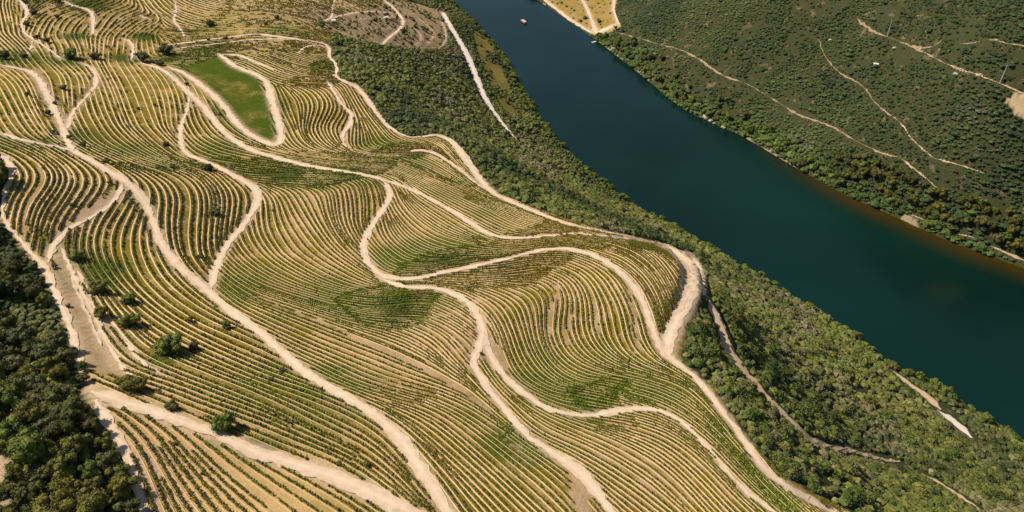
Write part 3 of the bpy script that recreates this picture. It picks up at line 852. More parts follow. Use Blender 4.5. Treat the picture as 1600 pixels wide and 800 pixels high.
def near(x, y, dist, own):
    ci = int(x // CELL); cj = int(y // CELL); r = int(dist // CELL) + 1; d2 = dist * dist
    for a in range(ci - r, ci + r + 1):
        for b in range(cj - r, cj + r + 1):
            for (px, py, pid) in hashg.get((a, b), ()):
                if pid != own and (px - x) ** 2 + (py - y) ** 2 < d2: return True
    return False
def grow(x, y, rid):
    parts = []
    for sgn in (1, -1):
        dx, dy = dir_at(x, y); dx *= sgn; dy *= sgn
        cx, cy = x, y; pts = []; own = []
        for _ in range(260):
            ex, ey = dir_at(cx + dx * 0.75, cy + dy * 0.75)
            if ex * dx + ey * dy < 0: ex, ey = -ex, -ey
            if ex * dx + ey * dy < 0.6: break
            cx += ex * 1.5; cy += ey * 1.5; dx, dy = ex, ey
            if not ok_at(cx, cy): break
            if near(cx, cy, 0.62 * spc_at(cx, cy), rid): break
            pts.append((cx, cy))
        parts.append(pts)
    return parts[1][::-1] + [(x, y)] + parts[0]
rows = []; queue = []
def commit(line):
    rid = len(rows); rows.append(line)
    for (x, y) in line: hashg.setdefault((int(x // CELL), int(y // CELL)), []).append((x, y, rid))
    queue.append(line)
seeds = [(float(m[0]), float(m[1])) for m in SM] 
sx_, sy_ = np.meshgrid(np.arange(-450, 410, 5.0), np.arange(70, 970, 5.0))
seeds += list(zip(sx_.ravel().tolist(), sy_.ravel().tolist()))
for (x, y) in seeds:
    if not ok_at(x, y) or near(x, y, spc_at(x, y), -1): continue
    l = grow(x, y, -1)
    if len(l) < 5: continue
    commit(l)
    while queue:
        L = queue.pop(0)
        for k in range(0, len(L) - 1, 3):
            x0, y0 = L[k]; x1, y1 = L[k + 1]
            tx, ty = x1 - x0, y1 - y0; n = math.hypot(tx, ty) or 1; tx /= n; ty /= n
            for sgn in (1, -1):
                sp = spc_at(x0, y0); px = x0 - ty * sgn * sp * 1.02; py = y0 + tx * sgn * sp * 1.02
                if ok_at(px, py) and not near(px, py, sp * 0.98, -1):
                    l = grow(px, py, -1)
                    if len(l) >= 5: commit(l)
print("rows", len(rows), "points", sum(len(r) for r in rows))

# ------------------------------------------------------------------ foliage templates
def ico(sub=0):
    t = (1 + 5 ** 0.5) / 2
    V = [(-1,t,0),(1,t,0),(-1,-t,0),(1,-t,0),(0,-1,t),(0,1,t),(0,-1,-t),(0,1,-t),(t,0,-1),(t,0,1),(-t,0,-1),(-t,0,1)]
    F = [(0,11,5),(0,5,1),(0,1,7),(0,7,10),(0,10,11),(1,5,9),(5,11,4),(11,10,2),(10,7,6),(7,1,8),(3,9,4),(3,4,2),(3,2,6),(3,6,8),(3,8,9),(4,9,5),(2,4,11),(6,2,10),(8,6,7),(9,8,1)]
    V = [np.array(v) / np.linalg.norm(v) for v in V]
    for _ in range(sub):
        cache = {}; nf = []
        def mid(a, b):
            k = (min(a, b), max(a, b))
            if k not in cache:
                m = V[a] + V[b]; V.append(m / np.linalg.norm(m)); cache[k] = len(V) - 1
            return cache[k]
        for a, b, c in F:
            ab, bc, ca = mid(a, b), mid(b, c), mid(c, a)
            nf += [(a, ab, ca), (b, bc, ab), (c, ca, bc), (ab, bc, ca)]
        F = nf
    return np.array(V), np.array(F)
def leaves(P, N, size, rng, spread=0.8):
    """leaf-sized quads (as two triangles) at points P facing roughly N"""
    n = len(P)
    N = N + rng.normal(0, spread, (n, 3)); N /= np.linalg.norm(N, axis=1)[:, None]
    a = np.cross(N, rng.normal(0, 1, (n, 3))); a /= np.linalg.norm(a, axis=1)[:, None]
    b = np.cross(N, a)
    s = size * rng.uniform(0.6, 1.3, (n, 1)); s2 = s * rng.uniform(0.5, 1.0, (n, 1))
    V = np.stack([P - a * s - b * s2 * .3, P + b * s2, P + a * s + b * s2 * .2, P - b * s2], 1).reshape(-1, 3)
    k = np.arange(n)[:, None] * 4
    F = np.concatenate([k + [0, 1, 2], k + [0, 2, 3]], 1).reshape(-1, 3)
    return V, F
def shrub_template(rng, nleaf, sub=1, size=0.2):
    V, F = ico(sub)
    V = V * (1 + rng.normal(0, 0.16, (len(V), 1))); V = V * [0.8, 0.8, 0.6] + [0, 0, 0.38]
    parts_v = [V]; parts_f = [F]; off = len(V)
    k = rng.integers(3, 6)
    cen = np.c_[rng.uniform(-.5, .5, (k, 2)), rng.uniform(.3, .7, k)]
    ci = rng.integers(0, k, nleaf)
    d = rng.normal(0, 1, (nleaf, 3)); d[:, 2] = np.abs(d[:, 2]) * 0.9; d /= np.linalg.norm(d, axis=1)[:, None]
    P = cen[ci] + d * rng.uniform(0.35, 0.62, (nleaf, 1))
    lv, lf = leaves(P, d, size, rng)
    parts_v.append(lv); parts_f.append(lf + off)
    return np.vstack(parts_v), np.vstack(parts_f)
def scatter(templates, pos, sxy, sz, rot, col, rng, k=None):
    """merge many transformed copies of templates; returns V, F, color"""
    VV = []; FF = []; CC = []; off = 0
    which = rng.integers(0, len(templates), len(pos)) if k is None else k
    for t, (TV, TF) in enumerate(templates):
        I = np.where(which == t)[0]
        if len(I) == 0: continue
        c, s = np.cos(rot[I])[:, None], np.sin(rot[I])[:, None]
        x = TV[None, :, 0] * sxy[I, 0, None]; y = TV[None, :, 1] * sxy[I, 1, None]
        V = np.stack([x * c - y * s + pos[I, 0, None], x * s + y * c + pos[I, 1, None], TV[None, :, 2] * sz[I, None] + pos[I, 2, None]], -1)
        n = len(TV)
        F = TF[None] + (np.arange(len(I)) * n)[:, None, None] + off
        VV.append(V.reshape(-1, 3)); FF.append(F.reshape(-1, 3)); CC.append(np.repeat(col[I], n, 0)); off += len(I) * n
    return np.vstack(VV), np.vstack(FF), np.vstack(CC)

# ------------------------------------------------------------------ vine rows
def vine_template(rng):
    V, F = ico(0)
    V = V * (1 + rng.normal(0, 0.2, (12, 1))) * [0.62, 0.34, 0.5] + [0, 0, 0.62]
    P = rng.normal(0, 1, (5, 3)); P /= np.linalg.norm(P, axis=1)[:, None]; P[:, 2] = np.abs(P[:, 2])
    lv, lf = leaves(P * [0.75, 0.42, 0.5] + [0, 0, 0.65], P, 0.24, rng)
    return np.vstack([V, lv]), np.vstack([F, lf + 12])
VT = [vine_template(RNG) for _ in range(8)]
# vigour of the vines: 1 = closed hedge, lower = gaps
VIG = [(600,470,1,.0),(650,400,1,0),(900,600,1.1,0),(900,450,1,0),(700,520,.55,0),(730,500,.45,0),(1000,700,.72,0),(900,700,.8,0),(500,330,.9,0),(680,350,.9,0),(200,150,.22,0),(30,150,.4,0),(240,130,.2,0),(130,130,.25,0),(200,70,.5,0),(400,30,.45,0),(60,60,.5,0),(450,160,.85,0),(250,340,.75,0),
       (100,320,.8,0),(180,450,.7,0),(300,500,.85,0),(300,740,.85,0),(500,620,1,0),(550,740,.7,0),(620,560,.9,0),(760,690,1,0),(1040,430,.75,0),(650,270,.6,0),(750,310,.85,0),(500,250,.6,0),(220,240,.5,0),(1120,680,1,0),(570,190,.8,0),(480,200,.9,0),(330,240,.6,0),(450,390,1,0)]
vg = ground([(a[0], a[1]) for a in VIG]); vv = np.array([a[2] for a in VIG])
def vig_at(x, y):
    w = 1.0 / ((x[:, None] - vg[None, :, 0]) ** 2 + (y[:, None] - vg[None, :, 1]) ** 2 + 150.0) ** 1.5
    return (w @ vv) / w.sum(1)
row_data = []
for rid, L in enumerate(rows):
    q = smooth_line(np.array(L), 2)
    if len(q) < 5: continue
    r = resample(q, 1.0)
    s = np.arange(len(r)) * 1.0
    vig = vig_at(r[:, 0], r[:, 1]) + 0.5 * (fbm(r[:, 0], r[:, 1], 24, 41, 3) - 0.45) + RNG.normal(0, 0.07)
    keep = (vnoise(s, s * 0 + rid * 7.3, 3.2, 9) * 0.75 + RNG.random(len(r)) * 0.25) < vig * 1.08
    t = np.gradient(r, axis=0); ang = np.arctan2(t[:, 1], t[:, 0])
    z = H(r[:, 0], r[:, 1])
    u, v, sc = project(r[:, 0], r[:, 1], z)
    spr = spc_at(r[len(r) // 2, 0], r[len(r) // 2, 1])
    row_data.append((r, s, keep, ang, z, u, v, sc, vig, spr))
def vine_mesh(idx):
    rr = []; 
    for i in idx:
        r, s, keep, ang, z, u, v, sc, vig, spr = row_data[i]
        if keep.any(): rr.append(np.c_[r[keep], z[keep], ang[keep], vig[keep], np.full(keep.sum(), spr)])
    if not rr or not idx: return None
    a = np.vstack(rr); n = len(a)
    wid = np.clip(a[:, 5] / 2.2, 0.66, 1.15)
    size = RNG.uniform(0.8, 1.15, n) * (0.75 + 0.28 * np.clip(a[:, 4], .3, 1.1))
    g = grid_at(A_green, a[:, 0], a[:, 1]); yl = fbm(a[:, 0], a[:, 1], 30, 61, 2)
    base = np.array([0.092, 0.086, 0.005]); gr = np.array([0.092, 0.128, 0.006]); ye = np.array([0.17, 0.125, 0.008])
    col = base[None] * (1 - g[:, None]) + gr[None] * g[:, None]
    f = np.clip((yl - 0.5) * 3, 0, 1)[:, None] * 0.6
    col = col * (1 - f) + ye * f
    col *= RNG.uniform(0.75, 1.3, (n, 1))
    pos = a[:, :3] + np.c_[RNG.normal(0, .07, (n, 2)), np.full(n, -0.05)]
    Vv, Fv, Cv = scatter(VT, pos, np.c_[size * 1.08, size * wid * RNG.uniform(.95, 1.4, n)], size * wid * RNG.uniform(.65, .95, n), a[:, 3] + RNG.choice([0, math.pi], n), col, RNG)
    VV, FF, CC = [Vv], [Fv], [Cv]; off = len(Vv)
    for i in idx:                                     # the woody cordon that runs the whole row
        r, z = row_data[i][0][::2], row_data[i][4][::2]; m = len(r)
        if m < 2: continue
        t = np.gradient(r, axis=0); nn = np.c_[-t[:, 1], t[:, 0]]; nn /= np.linalg.norm(nn, axis=1)[:, None] + 1e-9
        P = np.stack([np.c_[r + nn * .04, z + .38], np.c_[r - nn * .04, z + .38], np.c_[r, z + .46]], 1).reshape(-1, 3)
        k = np.arange(m - 1)[:, None] * 3
        f = np.vstack([k + c for c in ([0, 3, 4], [0, 4, 1], [1, 4, 5], [1, 5, 2], [2, 5, 3], [2, 3, 0])])
        VV.append(P); FF.append(f + off); CC.append(np.tile([[0.08, 0.055, 0.03]], (len(P), 1))); off += len(P)
    return np.vstack(VV), np.vstack(FF), np.vstack(CC)
ANCH = [("inside the big road loop", 900, 500), ("inside the small road loop", 690, 350), ("beside the river side edge road", 700, 270),
        ("in the large middle block", 600, 510), ("left of the hooked road", 490, 360), ("in the wedge above the road fork", 310, 330),
        ("on terraces beside the dark wood", 90, 290), ("on the terraces around the lone bushes", 200, 450), ("in the bottom left fan", 330, 750),
        ("above the broad bottom road", 440, 640), ("in the bottom centre block", 780, 740), ("in the gappy bottom right block", 1020, 710), ("in the strip between the lowest roads", 1100, 670),
        ("right of the green field", 490, 180), ("on the yellowed upper left slope", 210, 160), ("on the farthest top left terraces", 150, 50), ("on the spur by the dirt apron", 1020, 420)]
def vis_len(d):
    u, v, sc = d[5], d[6], d[7]
    return (((u > 0) & (u < 1600) & (v > 0) & (v < 800) & d[2]) * sc * sc).sum()
def ordinal(n):
    return "%d%s" % (n, "th" if 10 <= n % 100 <= 20 else {1: "st", 2: "nd", 3: "rd"}.get(n % 10, "th"))
mids = {}
for i, d in enumerate(row_data):
    inn = (d[5] > 0) & (d[5] < 1600) & (d[6] > 0) & (d[6] < 800)
    if inn.sum() < 3: continue
    um, vm = d[5][inn].mean(), d[6][inn].mean()
    w = min(ANCH, key=lambda a: (a[1] - um) ** 2 + (a[2] - vm) ** 2)[0]
    mids.setdefault(w, []).append((i, um, vm))
rowlabel = {}
for w, L in mids.items():
    uu = np.array([l[1] for l in L]); vv_ = np.array([l[2] for l in L])
    horiz = uu.std() > vv_.std()
    for k, l in enumerate(sorted(L, key=lambda l: l[1] if horiz else l[2])):
        d = row_data[l[0]]; look = "gappy" if d[2].mean() < 0.75 else "closed"; lng = "long" if len(d[0]) > 70 else "short"
        rowlabel[l[0]] = ("%s %s grapevine row, %s from %s %s" % (lng, look, ordinal(k + 1), "left" if horiz else "top", w), "vine rows " + w)
order = sorted(range(len(row_data)), key=lambda i: -vis_len(row_data[i]))
single = [i for i in order if i in rowlabel][:296]; rest = sorted(set(order) - set(single))
for i in single:
    d = row_data[i]
    r_ = vine_mesh([i])
    if r_ is None: continue
    org = np.array([d[0][0, 0], d[0][0, 1], d[4][0]])
    o = mesh_np("vine_row", r_[0] - org, r_[1], M_VINE, color=r_[2]); o.location = org
    tag(o, rowlabel[i][0], "vine row", rowlabel[i][1])
r_ = vine_mesh(rest)
tag(mesh_np("distant_vine_rows", r_[0], r_[1], M_VINE, color=r_[2]), "many more curving rows of low grapevines across the terraced hillside", "vine rows", kind="stuff")

# bare strips of soil left by the tractor beside each row
fan_c = ground([(330, 760)])[0]
def vis_u_dist(r): return np.hypot(r[:, 0] - fan_c[0], r[:, 1] - fan_c[1])
SV = []; SF = []; so = 0; srim = []; srut = []
for i, d in enumerate(row_data):
    r = d[0]
    sp = np.array([spc_at(x, y) for x, y in r[::4]]); sp = np.interp(np.arange(len(r)), np.arange(0, len(r), 4), sp)
    t = np.gradient(r, axis=0); t /= np.linalg.norm(t, axis=1)[:, None] + 1e-9
    n = np.c_[-t[:, 1], t[:, 0]]
    sg_ = np.where(n[:, 0] * SUND.x + n[:, 1] * SUND.y > 0, 1, -1)[:, None]
    wob = (fbm(np.arange(len(r)), np.full(len(r), i * 3.1), 6, 5, 2) - 0.5)
    off = np.where(sp < 2.1, sp * 0.42, sp * 0.36)
    c = r + n * sg_ * (off + wob * 0.2)[:, None]
    gg = grid_at(A_green, r[:, 0], r[:, 1]); bb = np.interp(vis_u_dist(r), [30, 60], [0.35, 1.0])
    w = bb * (1 - 0.9 * np.clip(gg * 1.1, 0, 1)) * np.where(sp < 2.1, 0.42, 0.26 * sp) * (0.65 + 0.7 * fbm(np.arange(len(r)), np.full(len(r), i * 5.7), 4, 15, 2))
    q = np.c_[c, w][::2]
    if len(q) < 5: continue
    v_, f_, rim, rut = ribbon(q, 0.02, 2, 0.3, seed=i, berm=0.34)
    SV.append(v_); SF.append(f_ + so); so += len(v_); srim.append(rim * 0.6); srut.append(rut * 0)
tag(mesh_np("terrace_path", np.vstack(SV), np.vstack(SF), M_STRIP, smooth=True, fattr=dict(rim=np.concatenate(srim), rut=np.concatenate(srut))), kind="structure")

# ------------------------------------------------------------------ scrub on the slopes
SHT = [shrub_template(RNG, 22, 0, 0.16) for _ in range(8)]; SHN = [shrub_template(RNG, 40, 1, 0.14) for _ in range(8)]
def jitter(x0, x1, y0, y1, step):
    gx, gy = np.meshgrid(np.arange(x0, x1, step), np.arange(y0, y1, step))
    gx = gx + RNG.uniform(-.5, .5, gx.shape) * step; gy = gy + RNG.uniform(-.5, .5, gy.shape) * step
    return gx.ravel(), gy.ravel()
pts = []
for (x0, x1, y0, y1, st_) in ((-480, 700, 70, 560, 2.2), (-480, 640, 560, 1250, 2.3)):
    x, y = jitter(x0, x1, y0, y1, st_)
    z = H(x, y); u, v, sc = project(x, y, z)
    k = (u > -170) & (u < 1770) & (v > -130) & (v < 960) & (grid_at(INR.astype(float), x, y) < 0.3) & (z > 0.15)
    pts.append(np.c_[x, y, z, sc, u, v][k])
S = np.vstack(pts)
wild = grid_at(A_wild, S[:, 0], S[:, 1]); rdd = grid_at(RD, S[:, 0], S[:, 1])
barev = grid_at(A_bare, S[:, 0], S[:, 1]); yel_ = grid_at(A_yellow, S[:, 0], S[:, 1])
gap = fbm(S[:, 0], S[:, 1], 26, 31, 3)
p = np.where(wild > 0.9, 0.97, np.where(wild > 0.15, 0.10, 0.0))
p = np.where(gap > 0.63, p * 0.30, p); p = np.where((S[:, 4] > 950) & (S[:, 5] < 400) & (gap > 0.58), p * 0.65, p)
inv_s = grid_at(inv.astype(float), S[:, 0], S[:, 1])
p = np.where((yel_ > 0.5), np.where(S[:, 4] < 830, 0.30 * (gap > 0.45), 0.06), p); p = np.where(inv_s > 0.1, 0, p); p = np.where(barev > 0.75, 0, p)
p = np.where(rdd < np.where((S[:, 4] > 1080) & (S[:, 5] > 430), 3.0, np.where(S[:, 4] > 900, 0.2, 1.0)), 0, p)
S = S[RNG.random(len(S)) < p]
eastm = ((S[:, 0] - np.interp(S[:, 1], *zip(*sorted(zip(be[1:-1, 1], be[1:-1, 0]))))) > 0)
n = len(S)
r_s = RNG.uniform(1.1, 2.0, n) * (1 + 0.9 * (RNG.random(n) ** 4)) * (0.8 + 0.45 * fbm(S[:, 0], S[:, 1], 18, 58, 2))
rd_ = grid_at(RD, S[:, 0], S[:, 1])
wood_f = in_poly(S[:, 0], S[:, 1], WOOD)
dark = fbm(S[:, 0], S[:, 1], 75, 51, 3); gry = fbm(S[:, 0], S[:, 1], 40, 53, 3)
C_OL = np.array([0.130, 0.144, 0.034]); C_DK = np.array([0.042, 0.058, 0.016]); C_GY = np.array([0.165, 0.150, 0.080]); C_GR = np.array([0.080, 0.110, 0.020])
fd = np.clip((dark - 0.44) * 4.5 + RNG.normal(0, .3, n), 0, 1)[:, None]
fg = np.clip((gry - 0.50) * 4 + RNG.normal(0, .32, n), 0, 1)[:, None]
col = C_OL * (1 - fg) + C_GY * fg
col = col * (1 - fd) + C_DK * fd
rnd = RNG.random(n)
col = np.where(rnd[:, None] > 0.91, C_GR, col)
shore = np.clip(1 - grid_at(DB, S[:, 0], S[:, 1]) / 16.0, 0, 1)[:, None] * 0.8
col = col * (1 - shore) + np.array([0.105, 0.145, 0.022]) * shore
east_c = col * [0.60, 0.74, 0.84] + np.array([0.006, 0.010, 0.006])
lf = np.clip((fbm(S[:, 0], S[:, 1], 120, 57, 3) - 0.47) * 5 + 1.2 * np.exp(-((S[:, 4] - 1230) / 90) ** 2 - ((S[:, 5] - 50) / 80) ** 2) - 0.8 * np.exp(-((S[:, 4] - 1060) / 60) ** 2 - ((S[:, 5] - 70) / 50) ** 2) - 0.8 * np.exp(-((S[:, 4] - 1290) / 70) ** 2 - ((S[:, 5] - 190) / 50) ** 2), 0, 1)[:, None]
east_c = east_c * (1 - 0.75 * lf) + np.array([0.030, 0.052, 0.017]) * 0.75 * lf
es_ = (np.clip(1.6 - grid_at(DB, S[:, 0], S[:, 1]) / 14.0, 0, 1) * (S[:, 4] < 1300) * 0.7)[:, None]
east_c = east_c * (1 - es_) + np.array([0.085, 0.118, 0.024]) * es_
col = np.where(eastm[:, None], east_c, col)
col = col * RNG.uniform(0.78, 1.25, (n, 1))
vis = (S[:, 4] > 10) & (S[:, 4] < 1590) & (S[:, 5] > 10) & (S[:, 5] < 790)
wood_m = in_poly(S[:, 0], S[:, 1], WOOD) | in_poly(S[:, 0], S[:, 1], WOOD2)
score = np.where(vis & ~wood_m, S[:, 3] * r_s, 0)
big = np.argsort(-score)[:296]
bigset = np.zeros(n, bool); bigset[big] = True
r_s = np.where(eastm & (RNG.random(n) < 0.4), r_s * 0.85, r_s * 1.12)
eshore = np.clip(1 - grid_at(DB, S[:, 0], S[:, 1]) / 24.0, 0, 1) * eastm; eshore = (eshore > 0) * RNG.random(n) * np.clip(eshore * 3, 0, 1); r_s = r_s * (1 + 0.9 * eshore)
r_s = np.minimum(r_s, np.maximum(0.6, rd_ * np.where((S[:, 4] > 1080) & (S[:, 5] > 430), 0.42, 0.9)))
r_s = np.where(wood_f, np.minimum(r_s, 1.6), r_s)
shr_z = r_s * RNG.uniform(0.75, 1.15, n) * np.where(eastm, 0.62 + 0.35 * eshore, 1.0); rotv = RNG.uniform(0, 6.28, n)
def sc_(m, T): return scatter(T, S[m][:, :3] - [0, 0, .1], np.c_[r_s, r_s][m], shr_z[m], rotv[m], col[m], RNG)
nearm = ~bigset & (S[:, 3] > 1.9)
a_ = sc_(nearm, SHN); b_ = sc_(~bigset & ~nearm, SHT)
Vs = np.vstack([a_[0], b_[0]]); Fs = np.vstack([a_[1], b_[1] + len(a_[0])]); Cs = np.vstack([a_[2], b_[2]])
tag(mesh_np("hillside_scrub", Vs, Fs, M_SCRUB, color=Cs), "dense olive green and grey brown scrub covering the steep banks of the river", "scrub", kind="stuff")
print("scrub", n, len(Fs))

# near shrubs, one object each (their leaf meshes are shared)
NEAR_T = []
for k in range(6):
    Vt, Ft = shrub_template(RNG, 240, 1, 0.105)
    for ci, c in enumerate((C_OL, C_DK, C_GR, C_GY)):
        me = mesh_np("shrub", Vt, Ft, M_SCRUB, color=np.tile(c, (len(Vt), 1)))
        NEAR_T.append((ci, me.data)); bpy.data.objects.remove(me)
SH_ANCH = [("below the dirt apron", 1120, 520), ("beside the lower footpath", 1250, 690), ("at the bottom right corner", 1500, 770), ("under the vineyard edge", 1150, 640), ("below the lowest vineyard road", 1380, 780), ("above the gravel track by the river", 1400, 640), ("on the slope above the river bend", 1250, 560)]
nm = {0: "olive green", 1: "dark green", 2: "fresh green", 3: "grey brown"}
sh_list = {}
for i in big:
    c = [C_OL, C_DK, C_GR, C_GY]; base = col[i] / (col[i].sum() + 1e-9)
    ci = int(np.argmin([abs(col[i] - cc).sum() for cc in c]))
    me = RNG.choice([k for k, t in enumerate(NEAR_T) if t[0] == ci])
    w = min(SH_ANCH, key=lambda a: (a[1] - S[i, 4]) ** 2 + (a[2] - S[i, 5]) ** 2)[0]
    o = bpy.data.objects.new("shrub", NEAR_T[me][1]); scene.collection.objects.link(o)
    o.location = S[i, :3] - [0, 0, .1]; o.scale = (r_s[i], r_s[i], shr_z[i]); o.rotation_euler = (0, 0, rotv[i])
    sh_list.setdefault((w, ci), []).append((S[i, 4], o))
for (w, ci), L in sh_list.items():
    L.sort(key=lambda t: t[0])
    for k, (_, o) in enumerate(L):
        tag(o, "%s shrub, %s such from left, %s" % (nm[ci], ordinal(k + 1), w), "shrub", "shrubs " + w)

# ------------------------------------------------------------------ trees
def tree_meshes(seed, kind):
    rng = np.random.default_rng(seed)
    nb = 22 if kind == 'oak' else 13
    cen = rng.normal(0, 1, (nb, 3)); cen /= np.linalg.norm(cen, axis=1)[:, None]
    cen = cen * rng.uniform(0.25, 0.72, (nb, 1)) * [1, 1, 0.62] + [0, 0, 0.95 if kind == 'oak' else 1.15]
    if kind != 'oak': cen[:, 2] = 1.15 + (cen[:, 2] - 1.15) * 1.5
    rb = rng.uniform(0.24, 0.40, nb)
    Vs_, Fs_, off = [], [], 0
    iv, jf = ico(1)
    for c, r in zip(cen, rb):
        v = iv * (r * 0.72) * (1 + rng.normal(0, 0.12, (len(iv), 1))) + c
        Vs_.append(v); Fs_.append(jf + off); off += len(v)
    nl = 2600
    bi = rng.integers(0, nb, nl); d = rng.normal(0, 1, (nl, 3)); d /= np.linalg.norm(d, axis=1)[:, None]
    P = cen[bi] + d * rb[bi][:, None] * rng.uniform(0.7, 1.12, (nl, 1))
    lv, lf = leaves(P, d, 0.045, rng, 0.55)
    Vs_.append(lv); Fs_.append(lf + off)
    Vc = np.vstack(Vs_)
    shade = np.repeat(rng.uniform(0.8, 1.25, nb), len(iv)); shade = np.r_[shade, np.repeat(rng.uniform(.85, 1.2, nb)[bi] * rng.uniform(.75, 1.3, nl), 4)]
    # trunk with limbs
    TV, TF, to = [], [], 0
    def tube(a, b, r0, r1):
        nonlocal to
        a = np.array(a, float); b = np.array(b, float); ax = b - a; ax /= np.linalg.norm(ax)
        s = np.cross(ax, [0.3, 1, 0.2]); s /= np.linalg.norm(s); t = np.cross(ax, s); th = np.arange(7) / 7 * 6.2832
        ring = lambda c, r: c + r * (np.cos(th)[:, None] * s + np.sin(th)[:, None] * t)
        TV.append(np.vstack([ring(a, r0), ring(a * .5 + b * .5 + rng.normal(0, .015, 3), (r0 + r1) * .5), ring(b, r1)]))
        for k in range(2):
            for j in range(7):
                p, q = to + k * 7 + j, to + k * 7 + (j + 1) % 7
                TF.extend([(p, q, q + 7), (p, q + 7, p + 7)])
        to += 21
    tube((0, 0, -0.12), (0.03, 0.02, 0.62), 0.085, 0.055)
    for c in cen[:6]: tube((0.03, 0.02, 0.5), tuple(c), 0.045, 0.015)
    return (Vc, np.vstack(Fs_), shade), (np.vstack(TV), np.array(TF))
TREES = {}
SPEC = {'oak': (0.112, 0.112, 0.016), 'oak_dark': (0.072, 0.078, 0.015), 'river': (0.115, 0.150, 0.024), 'oak_green': (0.095, 0.125, 0.016), 'olive': (0.095, 0.10, 0.032)}
for sp_, c in SPEC.items():
    L = []
    for k in range(4):
        (Vc, Fc, shd), (Tv, Tf) = tree_meshes(100 + k + len(TREES) * 10, 'oak' if sp_ != 'river' else 'river')
        a = mesh_np("crown", Vc, Fc, M_TREE, color=np.array(c)[None] * shd[:, None]); b = mesh_np("trunk", Tv, Tf, M_BARK, smooth=True)
        L.append((a.data, b.data)); bpy.data.objects.remove(a); bpy.data.objects.remove(b)
    TREES[sp_] = L
def tree(x, y, R, spec, label, cat="tree", group=None, name="tree", zs=1.0, sink=0.0):
    root = empty(name, (x, y, float(H(x, y)) - sink), random.uniform(0, 6.28)); s = R / 0.95
    root.scale = (s, s, s * zs * random.uniform(0.9, 1.1))
    cm, tm = random.choice(TREES[spec])
    link(bpy.data.objects.new("crown", cm), root); link(bpy.data.objects.new("trunk", tm), root)
    return tag(root, label, cat, group)

# the dark wood at the lower left
def poisson(x0, x1, y0, y1, test, dist, tries=4000):
    out_ = []
    for _ in range(tries):
        x = random.uniform(x0, x1); y = random.uniform(y0, y1)
        if not test(x, y): continue
        if all((x - a) ** 2 + (y - b) ** 2 > dist * dist for a, b in out_): out_.append((x, y))
    return out_
def px(x, y):
    u, v, s = project(x, y, float(H(x, y))); return u, v, s
wx0, wy0 = WOOD.min(0); wx1, wy1 = WOOD.max(0)
def wood_test(x, y):
    u, v, s = px(x, y)
    if not (-80 < u < 240 and 240 < v < 900): return False
    X = np.array([x]); Y = np.array([y])
    if in_poly(X, Y, CLEAR2)[0]: return False
    return in_poly(X, Y, WOOD)[0] or in_poly(X, Y, WOOD2)[0]
WT = poisson(min(wx0, WOOD2[:, 0].min()), wx1, wy0, WOOD2[:, 1].max(), wood_test, 5.2, 7000)
random.shuffle(WT)
WT = [w for w in WT if fbm(np.array([w[0]]), np.array([w[1]]), 14, 88, 2)[0] < 0.68]
wl = []
for (x, y) in WT:
    u, v, s = px(x, y); R = random.uniform(3.2, 6.0); e = seg_dist(np.array([x]), np.array([y]), np.vstack([WOOD, WOOD[:1]]))[0]
    R = min(R, max(1.9, e + 1.2))
    sp_ = random.choice(['oak', 'oak_dark', 'oak', 'oak_green', 'olive'])
    wl.append((v, u, x, y, R, sp_))
wl.sort()
cname = {'oak': "mid green", 'oak_dark': "very dark green", 'oak_green': "bright green", 'olive': "dusty olive", 'river': "light green"}
band_names = [(330, "small dark grove at the left edge"), (480, "top of the left wood"), (560, "upper part of the left wood"), (640, "middle of the left wood"), (720, "lower part of the left wood"), (2000, "bottom of the left wood")]
cnt = {}
for v, u, x, y, R, sp_ in sorted(wl, key=lambda t: t[1]):
    bn = [b for lim, b in band_names if v < lim][0]
    k = cnt[(bn, sp_)] = cnt.get((bn, sp_), 0) + 1
    tree(x, y, R, sp_, "%s oak, %s such from left, %s" % (cname[sp_], ordinal(k), bn), "tree", "oaks of the dark wood", "oak_tree")
print("wood", len(wl))

# trees along both river banks and the dark clump on the far shore
bt = []
for B, side, zone in ((bw, -1, "near river bank"), (be, 1, "far river bank")):
    r = resample(B[1:-1], 6.5)
    t = np.gradient(r, axis=0); t /= np.linalg.norm(t, axis=1)[:, None]
    for k in range(len(r)):
        nx2, ny2 = -t[k, 1], t[k, 0]
        # the normal that points away from the water
        for off in ((random.uniform(1.2, 3.5), random.uniform(5, 10)) if side < 0 else (random.uniform(2, 5), random.uniform(7, 13), random.uniform(14, 22))):
            for sgn in (1, -1):
                x = r[k, 0] + nx2 * sgn * off + random.uniform(-2, 2); y = r[k, 1] + ny2 * sgn * off + random.uniform(-2, 2)
                if grid_at(INR.astype(float), np.array([x]), np.array([y]))[0] < 0.2:
                    u, v, s = px(x, y)
                    if -20 < u < 1620 and -20 < v < 820: bt.append((u, v, x, y, zone, off))
random.shuffle(bt)
def clear_of(x, y, m=2.2):
    X = np.array([x]); Y = np.array([y])
    return grid_at(RD, X, Y)[0] > m and grid_at(A_yellow, X, Y)[0] < 0.4
bt = [b for b in bt if clear_of(b[2], b[3]) and random.random() < (0.8 if b[4] == "near river bank" else 0.85)]
bt.sort()
bt = bt if len(bt) < 240 else sorted(random.sample(bt, 240))
